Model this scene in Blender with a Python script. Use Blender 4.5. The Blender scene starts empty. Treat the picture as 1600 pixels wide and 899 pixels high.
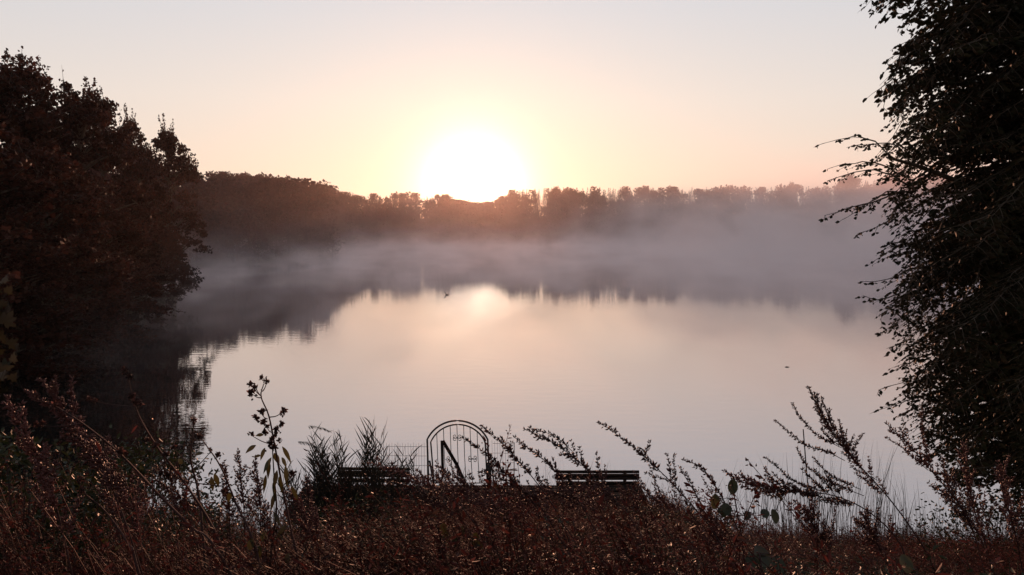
import bpy, math, random
import numpy as np
from mathutils import Vector, Matrix

rng = np.random.default_rng(7)
random.seed(7)
scene = bpy.context.scene
COL = scene.collection
R = math.radians

# ------------------------------------------------------------------ camera
EYE = np.array((0.0, 0.0, 6.5)); PITCH = R(4.17); FPX = 1256.0
cam_d = bpy.data.cameras.new('camera'); cam = bpy.data.objects.new('camera', cam_d); COL.objects.link(cam)
cam_d.sensor_width = 36; cam_d.lens = 36 * FPX / 1600
cam_d.clip_start = 0.05; cam_d.clip_end = 5000
cam.location = EYE; cam.rotation_euler = (math.pi/2 - PITCH, 0, 0)
scene.camera = cam

def at(px, py, Y):
    "world point seen at photo pixel (px,py) at distance Y in front of the camera: used for planning the layout"
    dx = (px-800)/FPX; dy = (449.5-py)/FPX
    t = Y/(math.cos(PITCH)+dy*math.sin(PITCH))
    return np.array((dx*t, Y, EYE[2] + t*(dy*math.cos(PITCH)-math.sin(PITCH))))

# ------------------------------------------------------------------ view + sampling
vs = scene.view_settings
vs.view_transform = 'Standard'; vs.look = 'None'; vs.exposure = 0.0; vs.gamma = 1.0; vs.use_curve_mapping = False
cy = scene.cycles
scene.render.engine = 'CYCLES'
cy.use_denoising = True
cy.max_bounces = 6; cy.diffuse_bounces = 2; cy.glossy_bounces = 3; cy.transmission_bounces = 3
cy.transparent_max_bounces = 8; cy.volume_bounces = 1; cy.sample_clamp_indirect = 4
cy.volume_max_steps = 256

# ------------------------------------------------------------------ sun and sky
SUN_EL = R(2.95); SUN_AZ = math.atan2((740-800)/FPX, 1.0)      # azimuth from +Y towards +X
SUN_DIR = Vector((math.sin(SUN_AZ)*math.cos(SUN_EL), math.cos(SUN_AZ)*math.cos(SUN_EL), math.sin(SUN_EL)))
sl = bpy.data.lights.new('sun', 'SUN'); so = bpy.data.objects.new('sun', sl); COL.objects.link(so)
sl.energy = 3.8; sl.angle = R(0.5); sl.color = (1.0, 0.46, 0.27)
so.rotation_euler = (-SUN_DIR).to_track_quat('-Z', 'Y').to_euler(); so.location = (0, 200, 40)

world = bpy.data.worlds.new('World'); scene.world = world; world.use_nodes = True
wt = world.node_tree; wt.nodes.clear()
def wn(t, **k):
    n = wt.nodes.new(t)
    for a, b in k.items(): setattr(n, a, b)
    return n
wout = wn('ShaderNodeOutputWorld'); wbg = wn('ShaderNodeBackground'); wbg.inputs['Strength'].default_value = 0.1
wt.links.new(wbg.outputs[0], wout.inputs['Surface'])
sky = wn('ShaderNodeTexSky'); sky.sky_type = 'NISHITA'; sky.sun_disc = False
sky.sun_elevation = SUN_EL; sky.sun_rotation = SUN_AZ; sky.dust_density = 2.5; sky.air_density = 1.0; sky.altitude = 50
geo = wn('ShaderNodeNewGeometry')
tc = wn('ShaderNodeTexCoord')
sep = wn('ShaderNodeSeparateXYZ'); wt.links.new(tc.outputs['Generated'], sep.inputs[0])
ramp = wn('ShaderNodeValToRGB'); wt.links.new(sep.outputs['Z'], ramp.inputs[0])
els = ramp.color_ramp.elements
els[0].position = 0.0;  els[0].color = (0.90, 0.69, 0.55, 1)
els[1].position = 1.0;  els[1].color = (0.30, 0.36, 0.47, 1)
for p, c in ((0.07, (0.91, 0.75, 0.63, 1)), (0.15, (0.86, 0.77, 0.71, 1)), (0.28, (0.70, 0.71, 0.76, 1)), (0.5, (0.55, 0.59, 0.67, 1))):
    e = els.new(p); e.color = c
def wmath(op, a, b=None):
    n = wn('ShaderNodeMath', operation=op)
    for i, v in enumerate((a, b)):
        if v is None: continue
        if isinstance(v, (int, float)): n.inputs[i].default_value = v
        else: wt.links.new(v, n.inputs[i])
    return n.outputs[0]
dot = wn('ShaderNodeVectorMath', operation='DOT_PRODUCT'); wt.links.new(tc.outputs['Generated'], dot.inputs[0])
dot.inputs[1].default_value = SUN_DIR
# brightness falls off away from the sun's half of the sky
back = wmath('MULTIPLY_ADD', dot.outputs['Value'], 0.29); back.node.inputs[2].default_value = 0.71
ang2 = wmath('MULTIPLY', wmath('SUBTRACT', 1.0, dot.outputs['Value']), 2.0)   # ~ angle^2 in radians
def glow(sig_deg, amp, colr, p=1.0):
    s = R(sig_deg)**2
    g = wmath('EXPONENT', wmath('MULTIPLY', wmath('POWER', wmath('DIVIDE', ang2, s), p), -1.0))
    m = wn('ShaderNodeVectorMath', operation='SCALE'); m.inputs[0].default_value = colr
    wt.links.new(wmath('MULTIPLY', g, amp), m.inputs['Scale']); return m.outputs[0]
def vadd(a, b):
    n = wn('ShaderNodeVectorMath', operation='ADD'); wt.links.new(a, n.inputs[0]); wt.links.new(b, n.inputs[1]); return n.outputs[0]
base10 = wn('ShaderNodeVectorMath', operation='SCALE'); wt.links.new(ramp.outputs[0], base10.inputs[0])
wt.links.new(wmath('MULTIPLY', back, 9.4), base10.inputs['Scale'])
tint = wn('ShaderNodeVectorMath', operation='SCALE'); wt.links.new(sky.outputs[0], tint.inputs[0]); tint.inputs['Scale'].default_value = 0.10
tot = vadd(base10.outputs[0], tint.outputs[0])
for g in ((2.8, 14.0, (1.0, 0.96, 0.84), 1.0), (4.4, 2.4, (1.0, 0.87, 0.58), 1.0), (8.0, .38, (1.0, 0.74, 0.42), 0.8)):
    tot = vadd(tot, glow(*g))
wt.links.new(tot, wbg.inputs['Color'])

# ------------------------------------------------------------------ helpers
def tag(o, label=None, cat=None, group=None, kind=None):
    if label: o['label'] = label
    if cat: o['category'] = cat
    if group: o['group'] = group
    if kind: o['kind'] = kind
    return o
def empty(name, loc, label, cat, group=None):
    o = bpy.data.objects.new(name, None); COL.objects.link(o); o.location = tuple(float(v) for v in loc)
    o.empty_display_size = 0.2
    bpy.context.view_layer
    return tag(o, label, cat, group)

class MB:
    "collects vertex and face arrays and links them as one mesh"
    def __init__(s): s.v = []; s.f4 = []; s.f3 = []; s.n = 0
    def add(s, v, f4=None, f3=None):
        v = np.asarray(v, float).reshape(-1, 3)
        if f4 is not None and len(f4): s.f4.append(np.asarray(f4, np.int64)+s.n)
        if f3 is not None and len(f3): s.f3.append(np.asarray(f3, np.int64)+s.n)
        s.v.append(v); s.n += len(v); return s
    def arrays(s):
        v = np.concatenate(s.v) if s.v else np.zeros((0, 3))
        a = np.concatenate(s.f4) if s.f4 else np.zeros((0, 4), np.int64)
        b = np.concatenate(s.f3) if s.f3 else np.zeros((0, 3), np.int64)
        return v, a, b
    def merge(s, other, M=None, off=None):
        v, a, b = other if isinstance(other, tuple) else other.arrays()
        if M is not None: v = v @ M.T
        if off is not None: v = v+off
        return s.add(v, a, b)
    def mesh(s, name, mat, smooth=False, origin=None):
        v, a, b = s.arrays()
        if origin is not None: v = v-np.asarray(origin)
        me = bpy.data.meshes.new(name)
        me.vertices.add(len(v)); me.vertices.foreach_set('co', v.astype(np.float32).ravel())
        nl = a.size+b.size
        me.loops.add(nl); me.loops.foreach_set('vertex_index', np.concatenate((a.ravel(), b.ravel())).astype(np.int32))
        nf = len(a)+len(b); me.polygons.add(nf)
        st = np.concatenate((np.arange(len(a))*4, a.size+np.arange(len(b))*3)).astype(np.int32)
        me.polygons.foreach_set('loop_start', st)
        me.update(calc_edges=True); me.validate()
        if smooth: me.polygons.foreach_set('use_smooth', np.ones(len(me.polygons), bool))
        me.materials.append(mat); return me
    def build(s, name, mat, parent=None, smooth=False, origin=None):
        if parent is not None and origin is None: origin = np.array(parent_world(parent))
        me = s.mesh(name, mat, smooth, origin)
        o = bpy.data.objects.new(name, me); COL.objects.link(o)
        if parent is not None: o.parent = parent
        elif origin is not None: o.location = tuple(float(q) for q in origin)
        return o
def parent_world(p):
    w = Vector((0, 0, 0))
    while p is not None: w += p.location; p = p.parent
    return w

def norm(a): return a/np.maximum(np.linalg.norm(a, axis=-1, keepdims=True), 1e-9)
def tubes(mb, P, Rad, sides=4):
    "P (N,K,3) polylines, Rad (N,K)"
    P = np.asarray(P, float); Rad = np.asarray(Rad, float)
    if P.ndim == 2: P = P[None]; Rad = Rad[None]
    N, K, _ = P.shape
    T = np.gradient(P, axis=1); T = norm(T)
    ref = np.where(np.abs(T[:, :1, 2:3]) > 0.9, np.array([[[1., 0, 0]]]), np.array([[[0, 0, 1.]]]))
    ref = np.broadcast_to(ref, P.shape)
    A = norm(np.cross(T, ref)); B = np.cross(T, A)
    th = np.arange(sides)*2*np.pi/sides
    V = P[:, :, None]+Rad[:, :, None, None]*(A[:, :, None]*np.cos(th)[None, None, :, None]+B[:, :, None]*np.sin(th)[None, None, :, None])
    idx = np.arange(N*K*sides).reshape(N, K, sides)
    nx = np.roll(idx, -1, axis=2)
    F = np.stack((idx[:, :-1], nx[:, :-1], nx[:, 1:], idx[:, 1:]), -1).reshape(-1, 4)
    caps = []
    if sides == 4: caps = np.concatenate((idx[:, 0, ::-1], idx[:, -1]))
    F = np.concatenate((F, caps)) if len(caps) else F
    mb.add(V.reshape(-1, 3), F)
def frames(D, roll=None):
    D = norm(np.asarray(D, float)); N = len(D)
    r = rng.normal(size=(N, 3)) if roll is None else roll
    A = norm(np.cross(D, r)); B = np.cross(D, A); return D, A, B
def rhombs(mb, C, D, L, W, roll=None, fold=0.25):
    "folded leaf of two quads: C base (N,3), D direction, L length, W width"
    N = len(C); L = np.broadcast_to(L, (N,))[:, None]; W = np.broadcast_to(W, (N,))[:, None]
    D, A, B = frames(D, roll)
    f = B*W*fold
    v = np.stack((C, C+D*L*.35+A*W*.5+f, C+D*L*.72+A*W*.36+f, C+D*L, C+D*L*.72-A*W*.36+f, C+D*L*.35-A*W*.5+f), 1)
    i = np.arange(N)[:, None]*6
    mb.add(v.reshape(-1, 3), np.concatenate((i+np.array([[0, 1, 2, 3]]), i+np.array([[0, 3, 4, 5]]))))
def quads(mb, C, L, W=None, D=None):
    "single bent quad flakes"
    N = len(C); W = L if W is None else W
    L = np.broadcast_to(L, (N,))[:, None]; W = np.broadcast_to(W, (N,))[:, None]
    D = rng.normal(size=(N, 3)) if D is None else D
    D, A, B = frames(D)
    v = np.stack((C-D*L*.5, C+A*W*.4+B*W*.15, C+D*L*.5, C-A*W*.4+B*W*.15), 1)
    mb.add(v.reshape(-1, 3), np.arange(N*4).reshape(N, 4))
def octs(mb, C, D, L, W):
    "elongated octahedral buds"
    N = len(C); L = np.broadcast_to(L, (N,))[:, None]; W = np.broadcast_to(W, (N,))[:, None]
    D, A, B = frames(D)
    m = C+D*L*.4
    v = np.stack((C, m+A*W/2, m+B*W/2, m-A*W/2, m-B*W/2, C+D*L), 1)
    f = np.array([[0, 2, 1], [0, 3, 2], [0, 4, 3], [0, 1, 4], [5, 1, 2], [5, 2, 3], [5, 3, 4], [5, 4, 1]])
    mb.add(v.reshape(-1, 3), None, (np.arange(N)[:, None, None]*6+f).reshape(-1, 3))
def box(mb, lo, hi, rotz=0, pivot=None, M=None):
    lo = np.array(lo, float); hi = np.array(hi, float)
    v = np.array([[x, y, z] for x in (lo[0], hi[0]) for y in (lo[1], hi[1]) for z in (lo[2], hi[2])])
    if M is not None: v = v @ M.T
    if rotz:
        p = np.array(pivot if pivot is not None else (lo+hi)/2)
        c, s = math.cos(rotz), math.sin(rotz); d = v-p
        v = np.stack((d[:, 0]*c-d[:, 1]*s, d[:, 0]*s+d[:, 1]*c, d[:, 2]), 1)+p
    mb.add(v, [[0, 1, 3, 2], [4, 6, 7, 5], [0, 4, 5, 1], [2, 3, 7, 6], [0, 2, 6, 4], [1, 5, 7, 3]])
def beam(mb, a, b, w, d, up=(0, 1, 0)):
    "rectangular bar from a to b"
    a = np.array(a, float); b = np.array(b, float); t = norm(b-a); u = np.array(up, float)
    s = norm(np.cross(t, u)); u = np.cross(s, t)
    v = []
    for p in (a, b):
        for i, j in ((-1, -1), (1, -1), (1, 1), (-1, 1)): v.append(p+s*w/2*i+u*d/2*j)
    mb.add(v, [[0, 1, 2, 3], [7, 6, 5, 4], [0, 4, 5, 1], [1, 5, 6, 2], [2, 6, 7, 3], [3, 7, 4, 0]])
def rotz_m(a, s=1.0, sz=None):
    c, n = math.cos(a)*s, math.sin(a)*s; return np.array([[c, -n, 0], [n, c, 0], [0, 0, s if sz is None else sz]])

# ------------------------------------------------------------------ materials
def mat(name):
    m = bpy.data.materials.new(name); m.use_nodes = True; t = m.node_tree; t.nodes.clear()
    o = t.nodes.new('ShaderNodeOutputMaterial'); return m, t, o
def foliage(name, cols, rough=0.45, trans=0.35, spec=0.4, scale=0.6):
    m, t, o = mat(name)
    g = t.nodes.new('ShaderNodeNewGeometry'); rp = t.nodes.new('ShaderNodeValToRGB')
    rp.color_ramp.interpolation = 'LINEAR'
    e = rp.color_ramp.elements; e[0].color = (*cols[0], 1); e[1].color = (*cols[-1], 1)
    for i, c in enumerate(cols[1:-1]): k = e.new((i+1)/(len(cols)-1)); k.color = (*c, 1)
    t.links.new(g.outputs['Random Per Island'], rp.inputs[0])
    nz = t.nodes.new('ShaderNodeTexNoise'); nz.inputs['Scale'].default_value = scale
    t.links.new(g.outputs['Position'], nz.inputs['Vector'])
    hv = t.nodes.new('ShaderNodeHueSaturation'); t.links.new(rp.outputs[0], hv.inputs['Color'])
    mr = t.nodes.new('ShaderNodeMapRange'); mr.inputs[1].default_value = .3; mr.inputs[2].default_value = .7; mr.inputs[3].default_value = 0.3; mr.inputs[4].default_value = 1.55
    t.links.new(nz.outputs[0], mr.inputs[0]); t.links.new(mr.outputs[0], hv.inputs['Value'])
    p = t.nodes.new('ShaderNodeBsdfPrincipled'); p.inputs['Roughness'].default_value = rough
    p.inputs['Specular IOR Level'].default_value = spec
    t.links.new(hv.outputs[0], p.inputs['Base Color'])
    tr = t.nodes.new('ShaderNodeBsdfTranslucent'); t.links.new(hv.outputs[0], tr.inputs['Color'])
    mx = t.nodes.new('ShaderNodeMixShader'); mx.inputs[0].default_value = trans
    t.links.new(p.outputs[0], mx.inputs[1]); t.links.new(tr.outputs[0], mx.inputs[2]); t.links.new(mx.outputs[0], o.inputs[0])
    return m
def solid(name, c1, c2, rough=0.7, metal=0.0, scale=(8, 8, 8), bump=0.0, spec=0.4):
    m, t, o = mat(name)
    tcn = t.nodes.new('ShaderNodeTexCoord'); mp = t.nodes.new('ShaderNodeMapping'); mp.inputs['Scale'].default_value = scale
    t.links.new(tcn.outputs['Object'], mp.inputs[0])
    nz = t.nodes.new('ShaderNodeTexNoise'); nz.inputs['Scale'].default_value = 1; nz.inputs['Detail'].default_value = 6
    t.links.new(mp.outputs[0], nz.inputs['Vector'])
    rp = t.nodes.new('ShaderNodeValToRGB'); e = rp.color_ramp.elements
    e[0].position = .3; e[1].position = .7; e[0].color = (*c1, 1); e[1].color = (*c2, 1)
    t.links.new(nz.outputs[0], rp.inputs[0])
    p = t.nodes.new('ShaderNodeBsdfPrincipled'); p.inputs['Roughness'].default_value = rough; p.inputs['Metallic'].default_value = metal
    p.inputs['Specular IOR Level'].default_value = spec
    t.links.new(rp.outputs[0], p.inputs['Base Color'])
    if bump:
        b = t.nodes.new('ShaderNodeBump'); b.inputs['Strength'].default_value = bump; b.inputs['Distance'].default_value = 0.02
        t.links.new(nz.outputs[0], b.inputs['Height']); t.links.new(b.outputs[0], p.inputs['Normal'])
    t.links.new(p.outputs[0], o.inputs[0]); return m

M_bark = solid('bark', (.05, .035, .025), (.11, .085, .065), .9, scale=(6, 6, 1.5), bump=.6, spec=.1)
M_soil = solid('soil', (.035, .024, .016), (.08, .055, .035), .95, scale=(1.5, 1.5, 1.5), bump=.5, spec=.1)
M_beech = foliage('beech leaves', [(.018, .019, .008), (.026, .022, .010), (.035, .021, .010)], .6, .08, .06)
M_autumn = foliage('autumn leaves', [(.018, .011, .008), (.045, .017, .011), (.072, .024, .016)], .7, .3, .1, .15)
M_forest = foliage('forest foliage', [(.026, .010, .009), (.044, .013, .012), (.060, .017, .015)], .8, .2, .1, .05)
M_weed = foliage('dry weeds', [(.042, .012, .010), (.075, .018, .014), (.14, .036, .027), (.034, .024, .011)], .62, .32, .10, .9)
M_mug = foliage('mugwort buds', [(.085, .026, .022), (.14, .042, .034), (.10, .036, .028)], .5, .25, .3, 2)
M_stem = solid('dry stem', (.03, .010, .008), (.05, .016, .012), .75, scale=(20, 20, 4), spec=.25)
M_reed = foliage('reed blades', [(.02, .016, .012), (.032, .026, .018), (.04, .032, .022)], .55, .2, .2, 1)
M_green = foliage('green leaves', [(.030, .030, .009), (.045, .040, .011), (.05, .028, .011)], .45, .4, .4, 5)
M_maple = foliage('maple leaves', [(.015, .015, .007), (.022, .018, .008), (.030, .019, .008)], .5, .4, .3, 5)
M_deadgrass = foliage('dead grass', [(.035, .012, .009), (.06, .020, .014), (.08, .032, .02)], .7, .3, .06, 1)
M_darkgreen = foliage('dark green leaves', [(.018, .024, .009), (.032, .032, .012)], .5, .22, .2, 5)
M_thistle = foliage('thistle heads', [(.03, .012, .010), (.06, .024, .018), (.16, .065, .05)], .6, .4, .2, 8)
M_iron = solid('dark painted iron', (.014, .012, .011), (.028, .022, .020), .6, .2, (12, 12, 12))
M_wood = solid('weathered wood', (.018, .013, .011), (.04, .028, .022), .9, 0, (3, 20, 20), .3, .03)
M_concrete = solid('old concrete', (.06, .05, .045), (.10, .085, .075), .9, 0, (2, 2, 2), .4, .1)
M_duck = solid('duck feathers', (.03, .022, .016), (.09, .06, .04), .7, 0, (20, 20, 20))

# ------------------------------------------------------------------ lake outline and terrain
LAKE = np.array([(-26, 22), (-20, 18.5), (-12, 16.8), (-6, 15.9), (-1.5, 15.9), (0, 16.9), (3.2, 17.0), (5, 15.6), (9, 14.8), (14, 14.5), (22, 14), (40, 18), (80, 30),
                 (130, 60), (170, 120), (185, 200), (160, 270), (120, 295), (70, 315), (18, 326), (-12, 327), (-40, 310), (-52, 280), (-50, 235), (-40, 174), (-46, 151),
                 (-54, 134), (-54, 116), (-46, 100), (-34, 82), (-28.5, 68), (-27.5, 50), (-30, 34)], float)
def lake_sd(P):
    "signed distance to the lake outline, negative inside"
    P = np.asarray(P, float); best = np.full(len(P), 1e9); inside = np.zeros(len(P), bool)
    for i in range(len(LAKE)):
        a = LAKE[i]; b = LAKE[(i+1) % len(LAKE)]; ab = b-a
        t = np.clip(((P-a) @ ab)/(ab @ ab), 0, 1); d = np.linalg.norm(P-(a+t[:, None]*ab), axis=1); best = np.minimum(best, d)
        c = ((a[1] > P[:, 1]) != (b[1] > P[:, 1])); xx = (b[0]-a[0])*(P[:, 1]-a[1])/(b[1]-a[1]+1e-12)+a[0]
        inside ^= c & (P[:, 0] < xx)
    return np.where(inside, -best, best)
def vnoise(P, s, seed=0):
    x = P[:, 0]/s+seed*3.1; y = P[:, 1]/s-seed*1.7
    return (np.sin(x*1.3+np.sin(y*.9))+np.sin(y*1.7+1.3*np.sin(x*.7+2))+np.sin((x+y)*.8+.5*np.sin(x*2.1)))/3
NB_D = [-30, -6, -2, 0, 1.2, 4.0, 8.0, 11.0, 13.0, 14.5, 15.5, 40, 2000]
NB_Z = [-3., -1.6, -.7, -.02, .45, 1.55, 3.1, 4.1, 4.68, 4.88, 4.9, 5.6, 9]
def ground_z(P):
    P = np.atleast_2d(P); d = lake_sd(P)
    near = np.interp(d, NB_D, NB_Z)
    far = np.interp(d, [-30, -4, 0, 3, 25, 60, 120, 2000], [-3, -1.2, -.02, .9, 5.0, 11.5, 12.5, 14])
    w = np.clip((P[:, 1]-20)/25, 0, 1); w = w*w*(3-2*w)
    z = near*(1-w)+far*w
    return z+np.where(d > .5, vnoise(P, 2.3)*.08+vnoise(P, 40, 3)*.6*w*np.clip(d/20, 0, 1), 0)
def gz(x, y): return float(ground_z([(x, y)])[0])
xs = np.unique(np.concatenate((np.linspace(-900, -80, 28), np.linspace(-80, -20, 50), np.linspace(-20, 20, 110), np.linspace(20, 210, 70), np.linspace(210, 900, 22))))
ys = np.unique(np.concatenate((np.linspace(-200, -10, 12), np.linspace(-10, 24, 100), np.linspace(24, 350, 110), np.linspace(350, 1200, 22))))
GX, GY = np.meshgrid(xs, ys, indexing='ij'); GP = np.stack((GX.ravel(), GY.ravel()), 1)
mb = MB(); idx = np.arange(len(GP)).reshape(GX.shape)
mb.add(np.column_stack((GP, ground_z(GP))), np.stack((idx[:-1, :-1], idx[1:, :-1], idx[1:, 1:], idx[:-1, 1:]), -1).reshape(-1, 4))
tag(mb.build('ground', M_soil, smooth=True), kind='structure')

# water
m, t, o = mat('lake water')
p = t.nodes.new('ShaderNodeBsdfPrincipled'); p.inputs['Base Color'].default_value = (.012, .013, .012, 1)
p.inputs['Roughness'].default_value = 0.015; p.inputs['IOR'].default_value = 2.6
g = t.nodes.new('ShaderNodeNewGeometry')
mp = t.nodes.new('ShaderNodeMapping'); mp.inputs['Scale'].default_value = (.9, 2.2, 1); t.links.new(g.outputs['Position'], mp.inputs[0])
n1 = t.nodes.new('ShaderNodeTexNoise'); n1.inputs['Scale'].default_value = 1.1; n1.inputs['Detail'].default_value = 3; t.links.new(mp.outputs[0], n1.inputs['Vector'])
n2 = t.nodes.new('ShaderNodeTexNoise'); n2.inputs['Scale'].default_value = .05; n2.inputs['Detail'].default_value = 2; t.links.new(g.outputs['Position'], n2.inputs['Vector'])
mul = t.nodes.new('ShaderNodeMath'); mul.operation = 'MULTIPLY'; t.links.new(n1.outputs[0], mul.inputs[0]); t.links.new(n2.outputs[0], mul.inputs[1])
b = t.nodes.new('ShaderNodeBump'); b.inputs['Strength'].default_value = 1.0; b.inputs['Distance'].default_value = 0.007
t.links.new(mul.outputs[0], b.inputs['Height']); t.links.new(b.outputs[0], p.inputs['Normal'])
gl = t.nodes.new('ShaderNodeBsdfGlossy'); gl.inputs['Roughness'].default_value = .02; gl.inputs['Color'].default_value = (.97, .87, .85, 1); t.links.new(b.outputs[0], gl.inputs['Normal'])
mx = t.nodes.new('ShaderNodeMixShader'); mx.inputs[0].default_value = .42; t.links.new(p.outputs[0], mx.inputs[1]); t.links.new(gl.outputs[0], mx.inputs[2]); t.links.new(mx.outputs[0], o.inputs[0])
M_water = m
mb = MB(); mb.add([(-90, 10, 0), (210, 10, 0), (210, 345, 0), (-90, 345, 0)], [[0, 1, 2, 3]])
tag(mb.build('water', M_water), kind='structure')

# ------------------------------------------------------------------ trees
def wood_branches(mb, pts_list, r0, r1, sides=5):
    for P in pts_list:
        P = np.asarray(P); tubes(mb, P, np.linspace(r0, r1, len(P)), sides)
def deciduous(H, W, nclump, per, leaf, seed, open_=0.0, low=0.12):
    "returns (wood MB, crown MB); crown made of many leaf clumps carried on limbs"
    g = np.random.default_rng(seed); wood = MB(); crown = MB()
    tr = np.array([(g.normal()*.02*H*k/6, g.normal()*.02*H*k/6, H*.92*k/6) for k in range(7)]); tr[0, :2] = 0
    tubes(wood, tr, np.linspace(.022*H, .004*H, 7), 7)
    C = []
    for i in range(nclump):
        f = low+(1-low)*g.random()**.85
        prof = (math.sin(math.pi*min(1, (f-low*.6)/(1-low*.6))**.75))**.6 if f < .995 else .1
        a = g.random()*2*math.pi; rr = W*.5*max(prof, .12)*(.35+.65*g.random()**.5)
        hub = np.array([np.interp(f*H*.85, tr[:, 2], tr[:, k]) for k in range(3)])
        c = np.array((hub[0]+rr*math.cos(a), hub[1]+rr*math.sin(a), f*H*.97)); C.append(c)
        s = hub.copy(); s[2] = max(f*H-.35*rr-.06*H, .08*H)
        mid = (s+c)/2+np.array((0, 0, .06*rr))
        if i % 2 == 0 or open_: tubes(wood, np.array((s, mid, c)), np.array((.006*H, .0035*H, .001*H)), 4)
    C = np.array(C)
    for c in C:
        rad = W*.09*(.35+1.1*g.random())*(1-.4*open_)
        n = int(per*(.6+.8*g.random()))
        d = norm(g.normal(size=(n, 3)))*(g.random((n, 1))**.45)*rad*np.array((1.25, 1.25, .55))
        # lumpy sub twigs
        sub = norm(g.normal(size=(6, 3)))*rad*np.array((1.2, 1.2, .7)); k = g.integers(0, 6, n)
        pts = c+np.where(g.random((n, 1)) < .5, d, sub[k]+d*.4)
        quads(crown, pts, leaf*(.6+.8*g.random(n)))
    # loose leafy twigs standing clear of the outline
    for i in range(int(nclump*.5)):
        c = C[g.integers(len(C))]; d = norm(np.array((c[0], c[1], (c[2]-H*.45)*.6))+g.normal(size=3)*.6); L = W*(.10+.16*g.random()); n = int(per*.22)
        u = g.random(n)[:, None]; tubes(wood, np.array((c, c+d*L)), np.array((.0015*H, .0004*H)), 3)
        quads(crown, c+d*L*u+g.normal(size=(n, 3))*W*.014*(1.4-u), leaf*(.5+.6*g.random(n)))
    return wood, crown
def conifer(H, W, seed, n=520, leaf=.62):
    g = np.random.default_rng(seed); mbx = MB()
    tubes(mbx, np.array(((0, 0, 0), (0, 0, H*.6), (0, 0, H))), np.array((.2, .1, .02)), 4)
    f = g.random(n)**.9; r = W*.5*(1-f)**.8*(.35+.65*g.random(n)); a = g.random(n)*2*np.pi
    tier = .12*np.sin(f*40)
    P = np.column_stack((r*np.cos(a), r*np.sin(a), H*(.12+.88*f)-r*.25+tier))
    D = np.column_stack((np.cos(a), np.sin(a), -.35+.2*g.normal(size=n)))
    quads(mbx, P, leaf*(1.3-.8*f)*(.7+.6*g.random(n)), leaf*.6*(1.2-.8*f), D)
    return mbx.arrays()
def roundtree(H, W, seed, n=760, leaf=.62):
    g = np.random.default_rng(seed); mbx = MB()
    tubes(mbx, np.array(((0, 0, 0), (0, 0, H*.5), (0, 0, H*.9))), np.array((.25, .15, .03)), 4)
    nc = 26; f = .15+.83*g.random(nc); pr = np.sin(np.pi*np.clip(f, .12, .96)**.9)**.5; a = g.random(nc)*2*np.pi; rr = W*.42*pr*(.3+.7*g.random(nc))
    c = np.column_stack((rr*np.cos(a), rr*np.sin(a), f*H)); k = g.integers(0, nc, n)
    P = c[k]+norm(g.normal(size=(n, 3)))*(g.random((n, 1))**.5)*W*.17*np.array((1, 1, .75))
    quads(mbx, P, leaf*(.6+.8*g.random(n)))
    return mbx.arrays()

SKY_X = [-300, 300, 330, 400, 450, 500, 540, 570, 600, 640, 680, 698, 712, 740, 768, 784, 796, 830, 868, 900, 1000, 1100, 1200, 1260, 1300, 1330, 1380, 1600, 2400]
SKY_Y = [240, 268, 272, 275, 280, 287, 299, 306, 305, 303, 306, 307, 315, 319, 317, 309, 299, 297, 294, 294, 293, 294, 293, 292, 287, 283, 280, 262, 240]  # dip at the sun is invented: lowered treetops stand in for its glare
def skyline_z(x, y):
    px = 800+FPX*x/(y*1.0); return at(px, np.interp(px, SKY_X, SKY_Y), y)[2]
con = [conifer(20, 6.0, 40+i, n=620) for i in range(4)]; rnd = [roundtree(16, 8.5, 60+i) for i in range(4)]
small = [roundtree(6, 6, 80+i, n=260, leaf=.45) for i in range(2)]
def forest(name, label, sel, seed, n_try, band, pc, cs=3.3, ws=1.0):
    g = np.random.default_rng(seed); mbx = MB(); kept = []
    P = np.column_stack((g.uniform(-190, 270, n_try), g.uniform(85, 400, n_try)))
    d = lake_sd(P); ok = (d > 1.0) & (d < band) & sel(P)
    P = P[ok]; d = d[ok]
    order = np.argsort(d+g.random(len(d))*4); cell = {}
    for i in order:
        k = (int(P[i, 0]//cs), int(P[i, 1]//cs))
        if k in cell: continue
        cell[k] = 1; x, y = P[i]; z = gz(x, y)-.3
        Hmax = skyline_z(x, y)-z
        h = Hmax*(.88+.14*g.random()) if g.random() < .8 else Hmax*(.75+.2*g.random())
        h = min(h, 27)
        if h < 3: continue
        isc = g.random() < pc; pxx = 800+FPX*x/y; gap = 692 < pxx < 790
        if gap: isc = False; h = min(Hmax*(.90+.13*g.random()), 27)  # invented glare dip: wide round crowns added to keep the sun off the water
        T = con[g.integers(4)] if isc else rnd[g.integers(4)]; H0 = 20 if isc else 16
        s = h/H0; sw = max(s, .55)*(.85+.4*g.random())*(1.2 if gap else ws)
        mbx.merge(T, rotz_m(g.random()*6.28, sw, s), np.array((x, y, z)))
        kept.append((x, y))
        if d[i] < 7:
            q = g.random()*6.28; s2 = .5+.5*g.random()
            xx, yy = x+2*math.cos(q), y+2*math.sin(q)
            if lake_sd(np.array([[xx, yy]]))[0] > -0.3: mbx.merge(small[g.integers(2)], rotz_m(q, s2*1.2, s2), np.array((xx, yy, gz(xx, yy)-.4)))
    ob = mbx.build(name, M_forest); tag(ob, label, 'forest', kind='stuff'); return len(kept)
print('forest', forest('far_forest', 'misty treeline of conifers and round trees along the far shore under the rising sun', lambda P: (P[:, 1] > 225) | (P[:, 0] > 60), 5, 30000, 32, .75, 3.5, .95))
print('forest', forest('hillside_forest', 'dark reddish wood stepping down to the bay behind the tall bank trees', lambda P: (P[:, 1] <= 225) & (P[:, 0] < 60), 6, 16000, 34, .45, 3.0, 1.0))

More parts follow.
